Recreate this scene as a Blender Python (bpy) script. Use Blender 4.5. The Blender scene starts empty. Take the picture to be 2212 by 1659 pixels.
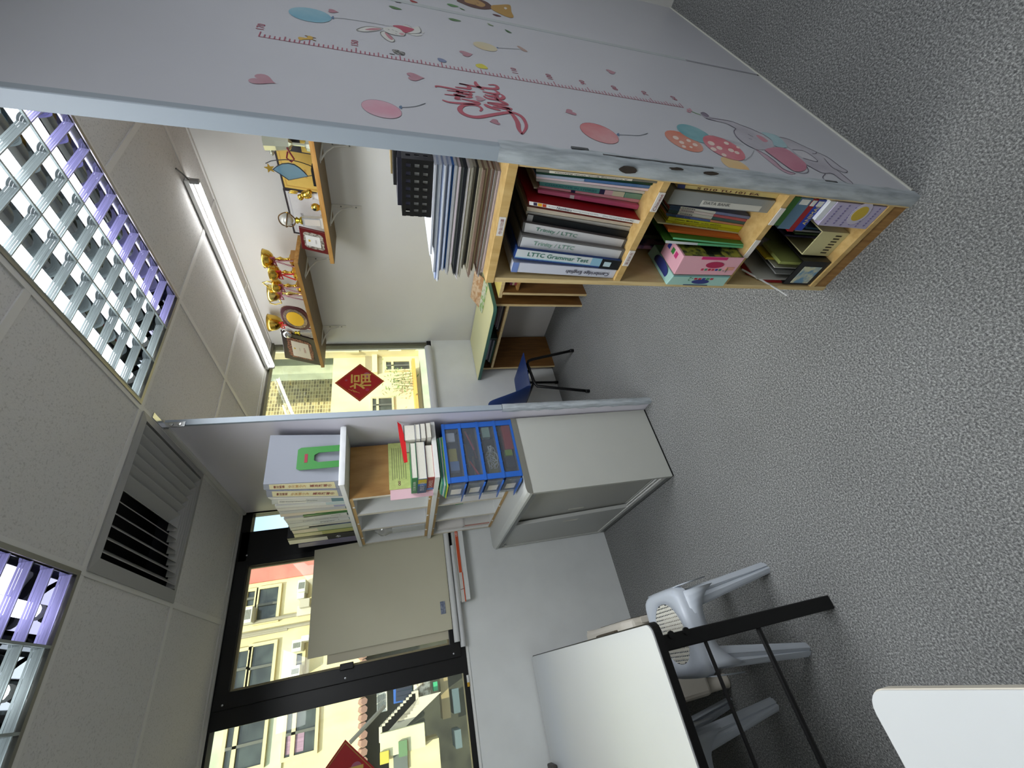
import bpy, bmesh, math, random
from mathutils import Vector, Matrix
random.seed(7)
sc = bpy.context.scene
col = sc.collection
# ---------------------------------------------------------------- camera (phone held on its side: picture left = up)
F = 893.581; CX, CY = 1106.0, 829.5
CAM = Vector((-0.84893, -0.37896, 1.44956))
MR = Vector((0.81029021, -0.58448106, -0.04256362))
MD = Vector((-0.19463199, -0.1998951, -0.9602918))
MF = Vector((0.55276411, 0.78639929, -0.27573175))
cd = bpy.data.cameras.new('camera'); cam = bpy.data.objects.new('camera', cd); col.objects.link(cam)
cd.sensor_fit = 'HORIZONTAL'; cd.sensor_width = 36.0; cd.lens = F/2212*36.0; cd.clip_start = 0.02; cd.clip_end = 200
cam.matrix_world = Matrix(((MD.x, MR.x, -MF.x, CAM.x), (MD.y, MR.y, -MF.y, CAM.y), (MD.z, MR.z, -MF.z, CAM.z), (0, 0, 0, 1)))
sc.camera = cam
# ---------------------------------------------------------------- sky, sun, exposure
wd = bpy.data.worlds.new('sky'); sc.world = wd; wd.use_nodes = True
nt = wd.node_tree; nt.nodes.clear()
wo = nt.nodes.new('ShaderNodeOutputWorld'); wb = nt.nodes.new('ShaderNodeBackground'); wk = nt.nodes.new('ShaderNodeTexSky')
wk.sky_type = 'NISHITA'; wk.sun_disc = False; wk.sun_elevation = math.radians(48); wk.sun_rotation = math.radians(180); wk.air_density = 1.0
wb.inputs['Strength'].default_value = 0.45
nt.links.new(wk.outputs[0], wb.inputs[0]); nt.links.new(wb.outputs[0], wo.inputs[0])
sd = bpy.data.lights.new('sun', 'SUN'); sd.energy = 7.0; sd.angle = 0.01; sd.color = (1, .94, .8)
so = bpy.data.objects.new('sun', sd); col.objects.link(so)
so.rotation_euler = Vector((0.28, 0.66, -0.72)).to_track_quat('-Z', 'Y').to_euler()
so.location = (0, -4, 8)
vs = sc.view_settings; vs.view_transform = 'Standard'; vs.look = 'None'; vs.gamma = 1; vs.exposure = 0.0; vs.use_curve_mapping = False
TROFFER_W = 18.0; REAR_W = 9.0; TUBE_E = 9.0; BATTEN_E = 14.0
# ---------------------------------------------------------------- pixel helpers
def ray(px, py): return MR*((CY-py)/F) + MD*((px-CX)/F) + MF
def onx(p, x): d = ray(*p); return CAM + d*((x-CAM.x)/d.x)
def ony(p, y): d = ray(*p); return CAM + d*((y-CAM.y)/d.y)
def onz(p, z): d = ray(*p); return CAM + d*((z-CAM.z)/d.z)
def zoom(ox, oy, s): return lambda a, b: (ox+a/s, oy+b/s)
# ---------------------------------------------------------------- materials
def lin(c):
    r = []
    for v in c:
        v = v/255.0; r.append(v/12.92 if v <= .04045 else ((v+.055)/1.055)**2.4)
    return (*r, 1)
MATS = {}
def mat(name, rgb=(200, 200, 200), rough=.6, metal=0, var=0.0, vscale=30, bump=0, bscale=80, stretch=None, rgb2=None, emit=None, es=0, spec=.4, detail=4, sharp=None, coat=0):
    if name in MATS: return MATS[name]
    m = bpy.data.materials.new(name); m.use_nodes = True; n = m.node_tree.nodes; l = m.node_tree.links
    b = n['Principled BSDF']; c = lin(rgb)
    b.inputs['Base Color'].default_value = c; b.inputs['Roughness'].default_value = rough; b.inputs['Metallic'].default_value = metal
    b.inputs['Specular IOR Level'].default_value = spec; b.inputs['Coat Weight'].default_value = coat
    if emit: b.inputs['Emission Color'].default_value = lin(emit); b.inputs['Emission Strength'].default_value = es
    if var or bump or rgb2:
        tc = n.new('ShaderNodeTexCoord'); mp = n.new('ShaderNodeMapping'); l.new(tc.outputs['Object'], mp.inputs[0])
        if stretch: mp.inputs['Scale'].default_value = stretch
    if var or rgb2:
        nz = n.new('ShaderNodeTexNoise'); nz.inputs['Scale'].default_value = vscale; nz.inputs['Detail'].default_value = detail; l.new(mp.outputs[0], nz.inputs['Vector'])
        rp = n.new('ShaderNodeValToRGB'); c2 = lin(rgb2) if rgb2 else tuple(max(0, v*(1-var)) for v in c[:3])+(1,)
        lo, hi = sharp if sharp else (.35, .65)
        rp.color_ramp.elements[0].position = lo; rp.color_ramp.elements[1].position = hi
        rp.color_ramp.elements[0].color = c2; rp.color_ramp.elements[1].color = c
        l.new(nz.outputs['Fac'], rp.inputs[0]); l.new(rp.outputs[0], b.inputs['Base Color'])
    if bump:
        nb = n.new('ShaderNodeTexNoise'); nb.inputs['Scale'].default_value = bscale; nb.inputs['Detail'].default_value = 3; l.new(mp.outputs[0], nb.inputs['Vector'])
        bp = n.new('ShaderNodeBump'); bp.inputs['Strength'].default_value = bump; bp.inputs['Distance'].default_value = .004
        l.new(nb.outputs['Fac'], bp.inputs['Height']); l.new(bp.outputs[0], b.inputs['Normal'])
    MATS[name] = m; return m
def clear(name, rgb, alpha, rough=.1, gloss=.06):
    """thin see-through plastic or glass: constant mix of transparent, tint and a little gloss"""
    if name in MATS: return MATS[name]
    m = bpy.data.materials.new(name); m.use_nodes = True; n = m.node_tree.nodes; l = m.node_tree.links; n.clear()
    o = n.new('ShaderNodeOutputMaterial'); t = n.new('ShaderNodeBsdfTransparent'); d = n.new('ShaderNodeBsdfDiffuse'); g = n.new('ShaderNodeBsdfGlossy')
    d.inputs[0].default_value = lin(rgb); g.inputs['Roughness'].default_value = rough
    t.inputs[0].default_value = tuple(.5+.5*v for v in lin(rgb)[:3])+(1,)
    a = n.new('ShaderNodeMixShader'); a.inputs[0].default_value = alpha; b = n.new('ShaderNodeMixShader'); b.inputs[0].default_value = gloss
    l.new(t.outputs[0], a.inputs[1]); l.new(d.outputs[0], a.inputs[2]); l.new(a.outputs[0], b.inputs[1]); l.new(g.outputs[0], b.inputs[2]); l.new(b.outputs[0], o.inputs[0])
    MATS[name] = m; return m
def cm(rgb, rough=.5, **k): return mat('c_%d_%d_%d_%d' % (*rgb, int(rough*100)), rgb, rough, **k)
# ---------------------------------------------------------------- mesh builder
ORG = {}
class G:
    def __init__(s): s.v = []; s.f = []
    def add(s, vs, fs):
        o = len(s.v); s.v += [Vector(v) for v in vs]; s.f += [tuple(i+o for i in f) for f in fs]; return s
    def box(s, x0, x1, y0, y1, z0, z1):
        return s.add([(x, y, z) for z in (z0, z1) for y in (y0, y1) for x in (x0, x1)], [(0, 2, 3, 1), (4, 5, 7, 6), (0, 1, 5, 4), (2, 6, 7, 3), (0, 4, 6, 2), (1, 3, 7, 5)])
    def prism(s, poly, off):
        n = len(poly); off = Vector(off); p = [Vector(q) for q in poly]
        return s.add(p+[q+off for q in p], [tuple(range(n-1, -1, -1)), tuple(range(n, 2*n))]+[(i, (i+1) % n, n+(i+1) % n, n+i) for i in range(n)])
    def face(s, poly): return s.add(poly, [tuple(range(len(poly)))])
    def frame(s, o, i, off):
        n = len(o); off = Vector(off); a = [Vector(q) for q in o]; b = [Vector(q) for q in i]
        V = a+b+[q+off for q in a]+[q+off for q in b]; f = []
        for k in range(n):
            j = (k+1) % n
            f += [(k, j, n+j, n+k), (2*n+k, 3*n+k, 3*n+j, 2*n+j), (k, 2*n+k, 2*n+j, j), (n+k, n+j, 3*n+j, 3*n+k)]
        return s.add(V, f)
    def tube(s, pts, r, n=8, closed=False):
        pts = [Vector(p) for p in pts]; N = len(pts); R = r if isinstance(r, (list, tuple)) else [r]*N
        rings = []; up = None
        for i in range(N):
            d = (pts[(i+1) % N if closed else min(i+1, N-1)]-pts[(i-1) % N if closed else max(i-1, 0)])
            if d.length < 1e-9: d = Vector((0, 0, 1))
            d.normalize()
            if up is None: up = d.orthogonal()
            a = (up - d*up.dot(d)); a = a.normalized() if a.length > 1e-6 else d.orthogonal(); up = a; b = d.cross(a)
            rings.append([pts[i]+(a*math.cos(2*math.pi*k/n)+b*math.sin(2*math.pi*k/n))*R[i] for k in range(n)])
        V = [p for q in rings for p in q]; f = []
        for i in range(N if closed else N-1):
            j = (i+1) % N
            for k in range(n): f.append((i*n+k, i*n+(k+1) % n, j*n+(k+1) % n, j*n+k))
        if not closed: f += [tuple(range(n-1, -1, -1)), tuple((N-1)*n+k for k in range(n))]
        return s.add(V, f)
    def lathe(s, c, prof, n=20, ax='z'):
        """prof: list of (radius, height)"""
        V = []; f = []
        for r, h in prof:
            for k in range(n):
                a = 2*math.pi*k/n; u, w = r*math.cos(a), r*math.sin(a)
                V.append(Vector(c)+Vector({'z': (u, w, h), 'x': (h, u, w), 'y': (u, h, w)}[ax]))
        for i in range(len(prof)-1):
            for k in range(n): f.append((i*n+k, i*n+(k+1) % n, (i+1)*n+(k+1) % n, (i+1)*n+k))
        if prof[0][0] > 1e-6: f.append(tuple(range(n-1, -1, -1)))
        if prof[-1][0] > 1e-6: f.append(tuple((len(prof)-1)*n+k for k in range(n)))
        return s.add(V, f)
    def build(s, name, m, parent=None, smooth=False, bevel=0, org=None, seg=2, recalc=True):
        me = bpy.data.meshes.new(name); o = bpy.data.objects.new(name, me); col.objects.link(o)
        if parent is not None: og = ORG[parent]; o.parent = parent
        elif org is not None: og = Vector(org); o.location = og
        else:
            xs = [v.x for v in s.v]; ys = [v.y for v in s.v]; zs = [v.z for v in s.v]
            og = Vector(((min(xs)+max(xs))/2, (min(ys)+max(ys))/2, min(zs))); o.location = og
        ORG[o] = og
        me.from_pydata([v-og for v in s.v], [], s.f)
        if recalc:
            b = bmesh.new(); b.from_mesh(me); bmesh.ops.remove_doubles(b, verts=b.verts, dist=1e-6); bmesh.ops.recalc_face_normals(b, faces=b.faces); b.to_mesh(me); b.free()
        if m: me.materials.append(m)
        if smooth:
            for p in me.polygons: p.use_smooth = True
        if bevel:
            md = o.modifiers.new('b', 'BEVEL'); md.width = bevel; md.segments = seg; md.limit_method = 'ANGLE'
            if not smooth:
                for p in me.polygons: p.use_smooth = False
        return o
def thing(name, label, cat, loc, group=None):
    o = bpy.data.objects.new(name, None); col.objects.link(o); o.location = loc; o.empty_display_size = .05
    ORG[o] = Vector(loc); o['label'] = label; o['category'] = cat
    if group: o['group'] = group
    return o
def tag(o, label, cat, group=None):
    o['label'] = label; o['category'] = cat
    if group: o['group'] = group
    return o
def struct(o): o['kind'] = 'structure'; return o
def sroot(name, loc=(0, 0, 0)):
    o = bpy.data.objects.new(name, None); col.objects.link(o); o.location = loc; ORG[o] = Vector(loc); o['kind'] = 'structure'; return o
def copy_tree(o, loc, label=None):
    c = o.copy(); col.objects.link(c); c.location = loc; ORG[c] = Vector(loc)
    if label: c['label'] = label
    def rec(a, b):
        for ch in [q for q in a.children]:
            d = ch.copy(); col.objects.link(d); d.parent = b; rec(ch, d)
    rec(o, c); return c
def text(s, o, u, v, m, parent, height=None, width=None, depth=.0004, name='lettering', center=True, bold=0, font=None):
    """flat lettering; u = reading direction, v = letter-up direction"""
    cu = bpy.data.curves.new('t', 'FONT'); cu.body = s; cu.offset = bold; cu.resolution_u = 3
    t = bpy.data.objects.new('t', cu); col.objects.link(t); dg = bpy.context.evaluated_depsgraph_get(); dg.update()
    me = bpy.data.meshes.new_from_object(t.evaluated_get(dg)); bpy.data.objects.remove(t); bpy.data.curves.remove(cu)
    if not me.vertices: return None
    u = Vector(u).normalized(); v = Vector(v).normalized(); w = u.cross(v).normalized()
    xs = [q.co.x for q in me.vertices]; ys = [q.co.y for q in me.vertices]
    W, H = max(xs)-min(xs), max(ys)-min(ys)
    sy = height/H if height else None; sx = width/W if width else None
    if sx is None: sx = sy
    if sy is None: sy = sx
    cx, cy = ((max(xs)+min(xs))/2, (max(ys)+min(ys))/2) if center else (min(xs), min(ys))
    vs_ = [Vector(o)+u*((q.co.x-cx)*sx)+v*((q.co.y-cy)*sy)+w*depth for q in me.vertices]
    fs = [tuple(p.vertices) for p in me.polygons]; bpy.data.meshes.remove(me)
    g = G(); g.add(vs_, fs); return g.build(name, m, parent, recalc=False)
def rnd_rect(cx, cy, hx, hy, r, n=5):
    P = []
    for sx, sy, a0 in ((1, 1, 0), (-1, 1, 90), (-1, -1, 180), (1, -1, 270)):
        for k in range(n+1):
            a = math.radians(a0+90*k/n); P.append((cx+sx*(hx-r)+r*math.cos(a), cy+sy*(hy-r)+r*math.sin(a)))
    return P
# ---------------------------------------------------------------- key dimensions (metres), floor z = 0, growth-chart panel y = 0
H = 2.41; W = 2.534; XT = 1.727; XL = .267
"""MATERIALS"""
m_wall = mat('wall_paint', (214, 213, 208), .75, var=.04, vscale=3)
m_low = mat('low_wall_paint', (226, 229, 228), .7, var=.05, vscale=6, bump=.03, bscale=60)
m_panel = mat('laminate_panel', (196, 197, 204), .38, var=.02, vscale=5)
m_alu = mat('painted_aluminium', (156, 166, 176), .45)
m_tile = mat('ceiling_tile_mineral', (200, 198, 194), .9, rgb2=(176, 174, 170), vscale=160, sharp=(.30, .46), bump=.25, bscale=190)
m_bar = mat('ceiling_bar', (205, 203, 198), .5)
m_black = mat('black_frame', (14, 14, 16), .35)
m_bmetal = mat('black_metal', (10, 10, 11), .4)
m_chrome = mat('mirror_reflector', (150, 152, 154), .04, metal=1)
m_ribbed = mat('satin_blade', (150, 158, 156), .45, metal=.3)
m_wood = mat('pine_board', (214, 182, 120), .5, rgb2=(196, 160, 98), vscale=18, stretch=(3, 3, .4), detail=6)
m_woodlight = mat('pale_board_edge', (222, 200, 150), .55, rgb2=(205, 178, 125), vscale=30, stretch=(1, 4, .3))
m_shelfwood = mat('shelf_wood', (196, 150, 82), .5, rgb2=(172, 122, 58), vscale=14, stretch=(4, .5, 4), detail=6)
m_oak = mat('oak_panel', (176, 134, 78), .5, rgb2=(150, 108, 58), vscale=22, stretch=(1, 4, .25), detail=7)
m_brown = mat('brown_panel', (122, 84, 40), .5, rgb2=(104, 70, 32), vscale=20, stretch=(2, 2, .3))
m_white = mat('white_board', (226, 227, 224), .45)
m_grey = mat('grey_steel', (158, 162, 160), .45, var=.02, vscale=8)
m_greyd = mat('dark_grey_steel', (118, 120, 118), .45)
m_page = mat('paper_pages', (222, 219, 206), .8, var=.12, vscale=60, stretch=(1, 1, 14))
m_pagev = mat('paper_pages_v', (222, 219, 208), .8, var=.12, vscale=60, stretch=(1, 14, 1))
m_steel = mat('steel', (190, 192, 195), .25, metal=1)
m_gold = mat('gold', (222, 186, 84), .18, metal=1)
m_silver = mat('silver', (216, 218, 220), .15, metal=1)
m_red = cm((176, 26, 30), .5); m_ink = cm((24, 24, 30), .6)
m_glass = clear('window_glass', (235, 240, 225), .03, .02, .05)
m_clear = clear('clear_plastic', (205, 212, 215), .22, .12, .08)
# ================================================================ STRUCTURE
def carpet():
    m = bpy.data.materials.new('carpet'); m.use_nodes = True; n = m.node_tree.nodes; l = m.node_tree.links; b = n['Principled BSDF']
    b.inputs['Roughness'].default_value = .95; b.inputs['Specular IOR Level'].default_value = .1
    tc = n.new('ShaderNodeTexCoord')
    def nz(sc_, det, ro=.6):
        t = n.new('ShaderNodeTexNoise'); t.inputs['Scale'].default_value = sc_; t.inputs['Detail'].default_value = det; t.inputs['Roughness'].default_value = ro
        l.new(tc.outputs['Object'], t.inputs['Vector']); return t
    a = nz(185, 4, .75); c = nz(2.2, 3)
    r = n.new('ShaderNodeValToRGB'); e = r.color_ramp.elements
    e[0].position = .32; e[0].color = lin((58, 60, 62)); e[1].position = .68; e[1].color = lin((186, 187, 184))
    k = e.new(.5); k.color = lin((120, 121, 120))
    l.new(a.outputs['Fac'], r.inputs[0])
    r2 = n.new('ShaderNodeValToRGB'); r2.color_ramp.elements[0].position = .3; r2.color_ramp.elements[0].color = (.86, .86, .86, 1); r2.color_ramp.elements[1].position = .7; r2.color_ramp.elements[1].color = (1, 1, 1, 1)
    l.new(c.outputs['Fac'], r2.inputs[0])
    mx = n.new('ShaderNodeMix'); mx.data_type = 'RGBA'; mx.blend_type = 'MULTIPLY'; mx.inputs[0].default_value = 1
    l.new(r.outputs[0], mx.inputs[6]); l.new(r2.outputs[0], mx.inputs[7]); l.new(mx.outputs[2], b.inputs['Base Color'])
    bp = n.new('ShaderNodeBump'); bp.inputs['Strength'].default_value = .3; bp.inputs['Distance'].default_value = .004
    l.new(a.outputs['Fac'], bp.inputs['Height']); l.new(bp.outputs[0], b.inputs['Normal'])
    return m
struct(G().box(-2.9, XT+.1, -2.5, W+.12, -.08, 0).build('floor', carpet(), org=(0, 0, 0)))
struct(G().box(XT, XT+.1, -2.5, W+.12, 0, H+.3).build('wall_right', m_wall, org=(XT, 0, 0)))
struct(G().box(-2.9, XT, W, W+.12, 0, 1.10).build('wall_window', m_low, org=(0, W, 0)))
struct(G().box(-2.9, -2.8, -2.5, W+.12, 0, H+.3).build('wall_left', m_wall, org=(-2.9, 0, 0)))
struct(G().box(-2.8, XT, -2.5, -2.4, 0, H+.3).build('wall_back', m_wall, org=(0, -2.5, 0)))
struct(G().box(-2.8, XT, W, W+.12, H+.004, H+.3).build('wall_window_head', m_wall, org=(0, W, H)))
# ceiling: tiles in a T-bar grid
ceil = sroot('ceiling', (0, 0, H))
GX = [-2.8, -2.785, -2.175, -1.565, -.955, -.345, .265, .875, 1.485, XT]; GY = [-2.4, -1.8475, -1.2275, -.605, .0175, .64, 1.255, 1.885, 2.495, W]
G().box(-2.9, XT+.1, -2.5, W+.12, H+.25, H+.3).build('ceiling_slab', m_tile, ceil)
tile_me = None
for i in range(1, len(GX)-1):
    for j in range(len(GY)-1):
        x0, x1, y0, y1 = GX[i], GX[i+1], GY[j], GY[j+1]
        if (abs(x0-.265) < .01 or abs(x0+.955) < .01) and (.0 < y0 < 1.2 or -1.9 < y0 < -.7): continue
        if abs(x0+.345) < .01 and abs(y0-1.255) < .01: continue
        if y1-y0 < .06:
            G().box(x0, x1, y0, y1, H+.004, H+.016).build('ceiling_tile', m_tile, ceil); continue
        d = random.uniform(0, .0025)
        G().box(x0+.006, x1-.006, y0+.006, y1-.006, H+.003+d, H+.018).build('ceiling_tile', m_tile, ceil)
for x in GX[2:-1]: G().box(x-.012, x+.012, -2.4, W, H-.001, H+.005).build('ceiling_bar', m_bar, ceil)
for y in GY[1:-1]:
    for a, b in ([(-2.8, -.957), (-.343, .263), (.877, XT)] if y in (.64, -1.2275) else [(-2.8, XT)]):
        G().box(a, b, y-.012, y+.012, H-.0006, H+.005).build('ceiling_bar', m_bar, ceil)
G().box(XT-.02, XT, -2.4, W, H-.004, H+.004).build('wall_angle', m_bar, ceil)
G().box(-2.8, XT, W-.018, W, H-.004, H+.004).build('wall_angle', m_bar, ceil)
# near partition carrying the growth chart
pn = sroot('wall_partition_near', (0, 0, 0))
m_tape = mat('scuffed_tape', (186, 194, 200), .3, rgb2=(150, 158, 164), vscale=26, stretch=(3, 3, .5), bump=.5, bscale=45, sharp=(.3, .6))
G().box(.014, .851, 0, .028, .004, H).build('panel', m_panel, pn)
G().box(.871, XT, 0, .028, .004, H).build('panel', m_panel, pn)
G().box(.849, .873, -.0015, .028, .35, H).build('joint_strip', mat('joint_strip', (184, 190, 192), .5), pn)
G().box(.851, .871, .004, .024, 0, .35).build('joint_gap', m_black, pn)
G().box(-.002, .017, -.0015, .0295, 1.22, H).build('end_post', m_alu, pn, bevel=.002)
g = G()
N = 46
for a, b, c in ((0, 1, 0),):
    rows = []
    for k in range(N+1):
        z = 1.225*k/N; j = lambda s: random.uniform(-s, s)
        rows.append([(.026+j(.004), -.0018+j(.0006), z), (-.001+j(.0012), -.0025+j(.0008), z), (-.0032+j(.001), .012+j(.003), z), (-.002+j(.0008), .0305+j(.001), z), (.01, .0305, z)])
    V = [p for r in rows for p in r]; f = []
    for k in range(N):
        for q in range(4): f.append((k*5+q, k*5+q+1, k*5+5+q+1, k*5+5+q))
    g.add(V, f)
g.build('tape_wrap', m_tape, pn, smooth=True)
# torn dark spots in the tape
for (z0, z1, w0, w1, x) in ((.905, .955, .006, .024, -.0052), (.79, .83, -.003, .004, -.0047), (.69, .735, -.003, .006, -.0052)):
    P = []
    for k in range(12):
        a = 2*math.pi*k/12; s_ = random.uniform(.75, 1.1)
        P.append((x, (w0+w1)/2+(w1-w0)/2*math.cos(a)*s_, (z0+z1)/2+(z1-z0)/2*math.sin(a)*s_))
    G().prism(P, (.0006, 0, 0)).build('torn_patch', mat('bare_board', (58, 50, 44), .8, var=.4, vscale=60), pn)
for (z0, z1, x0, x1) in ((.70, .99, .012, .0165), (1.02, 1.06, .026, .034), (.3, .34, .018, .024)):
    G().box(x0, x1, -.0035, -.0005, z0, z1).build('torn_patch', mat('bare_board_soft', (96, 98, 100), .8, var=.4, vscale=60), pn)
G().box(.03, XT, -.004, .0, 0, .006).build('floor_bead', cm((200, 200, 190), .8), pn)
# far partition (stands slightly out of plumb) between the reading corner and the classroom
pf = sroot('wall_partition_far', (XL, 1.43, 0))
def shear(z): return -.018+.032*z/H
def sprism(y0, y1, x0, x1, z0, z1):
    return G().add([(XL+shear(z)+x, y, z) for z in (z0, z1) for y in (y0, y1) for x in (x0, x1)], [(0, 2, 3, 1), (4, 5, 7, 6), (0, 1, 5, 4), (2, 6, 7, 3), (0, 4, 6, 2), (1, 3, 7, 5)])
sprism(1.435, W, 0, .026, .002, H-.003).build('panel', mat('laminate_panel_far', (222, 219, 228), .4, var=.02, vscale=5), pf)
sprism(1.424, 1.437, -.002, .028, .9, H-.004).build('end_post', m_alu, pf, bevel=.002)
g = G(); rows = []
for k in range(31):
    z = .9*k/30; s_ = shear(z)+XL; j = lambda q: random.uniform(-q, q)
    rows.append([(s_-.003+j(.002), 1.45+j(.006), z), (s_-.003+j(.002), 1.423+j(.002), z), (s_+.012, 1.4215+j(.002), z), (s_+.031+j(.001), 1.424, z), (s_+.03, 1.45, z)])
f = []
for k in range(30):
    for q in range(4): f.append((k*5+q, k*5+q+1, k*5+5+q+1, k*5+5+q))
g.add([p for r in rows for p in r], f).build('tape_wrap', m_tape, pf, smooth=True)
sprism(1.437, W, -.012, -.0, H-.02, H-.002).build('top_channel', m_bar, pf)
br = thing('corner_bracket', 'small steel corner bracket joining partition top to ceiling vent', 'bracket', (XL+.02, 1.42, H-.09))
G().box(.268, .292, 1.418, 1.4225, H-.085, H-.001).build('upright_plate', m_steel, br)
G().box(.268, .292, 1.335, 1.4225, H-.0045, H-.001).build('ceiling_plate', m_steel, br)
for q in ((.28, 1.417, H-.065), (.28, 1.417, H-.035)): G().lathe(q, [(.0001, -.003), (.007, -.002), (.008, 0)], 10, 'y').build('screw', m_silver, br)
# ================================================================ WINDOWS
YF = W+.005
def wbox(g, x0, x1, z0, z1, d0=0, d1=.07): return g.box(x0, x1, YF+d0, YF+d1, z0, z1)
w1 = sroot('window_1', (-.9, W, 1.1))
wbox(G(), -2.8, XL, 1.10, 1.132).build('frame_bottom', m_black, w1)
wbox(G(), -2.8, XL, 2.396, H+.003).build('frame_top', m_black, w1)
for a, b in ((-.826, -.745), (-.02, .155), (.272, .30), (-2.05, -1.95)): wbox(G(), a, b, 1.132, 2.396).build('mullion', m_black, w1)
wbox(G(), -.02, .285, 2.352, 2.396, 0, .06).build('transom', m_black, w1)
X0, X1, Z0, Z1 = -.745, -.02, 1.132, 2.396
sash = G().frame([(X0, YF-.012, Z0), (X1, YF-.012, Z0), (X1, YF-.012, Z1), (X0, YF-.012, Z1)], [(-.672, YF-.012, 1.195), (-.055, YF-.012, 1.195), (-.055, YF-.012, 2.335), (-.672, YF-.012, 2.335)], (0, .05, 0)).build('sash', m_black, w1, bevel=.003)
G().frame([(-.676, YF+.012, 1.191), (-.051, YF+.012, 1.191), (-.051, YF+.012, 2.339), (-.676, YF+.012, 2.339)], [(-.662, YF+.012, 1.205), (-.065, YF+.012, 1.205), (-.065, YF+.012, 2.325), (-.662, YF+.012, 2.325)], (0, .02, 0)).build('glazing_bead', cm((150, 140, 110), .5), sash)
lp = ony((749, 1441), YF-.02)
G().box(lp.x-.012, lp.x+.02, YF-.03, YF-.01, lp.z-.035, lp.z+.035).build('latch', m_black, sash, bevel=.003)
for p in ((480, 1524), (746, 1465), (980, 1412), (533, 1200)):
    q = ony(p, YF-.013); G().lathe((q.x, q.y, q.z), [(.0001, -.003), (.005, -.002), (.006, .002)], 8, 'y').build('screw', m_steel, sash)
for a, b, c, d in ((-.672, -.055, 1.195, 2.335), (.155, .272, 1.132, 2.352), (-1.95, -.826, 1.132, 2.396), (-2.8, -2.05, 1.132, 2.396)):
    G().box(a, b, YF+.028, YF+.033, c, d).build('glass_pane', m_glass, w1)
w2 = sroot('window_2', (1, W, 1.1))
m_olive = mat('olive_frame', (96, 94, 78), .5)
wbox(G(), .30, XT, 1.10, 1.14).build('frame_bottom', m_black, w2)
wbox(G(), .30, XT, 2.392, H+.003).build('frame_top', m_olive, w2)
wbox(G(), 1.705, XT, 1.14, 2.392, .02, .07).build('jamb', m_olive, w2)
wbox(G(), .30, .34, 1.14, 2.392).build('jamb', m_black, w2)
G().box(.34, 1.705, YF+.028, YF+.033, 1.14, 2.392).build('glass_pane', m_glass, w2)
# plaster sill edge along the low wall
struct(G().box(-2.8, XL-.03, W-.006, W+.004, 1.088, 1.102).build('trim_1', m_white, org=(0, W, 1.09)))
struct(G().box(.30, XT, W-.006, W+.004, 1.088, 1.102).build('trim_2', m_white, org=(1, W, 1.09)))
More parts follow.
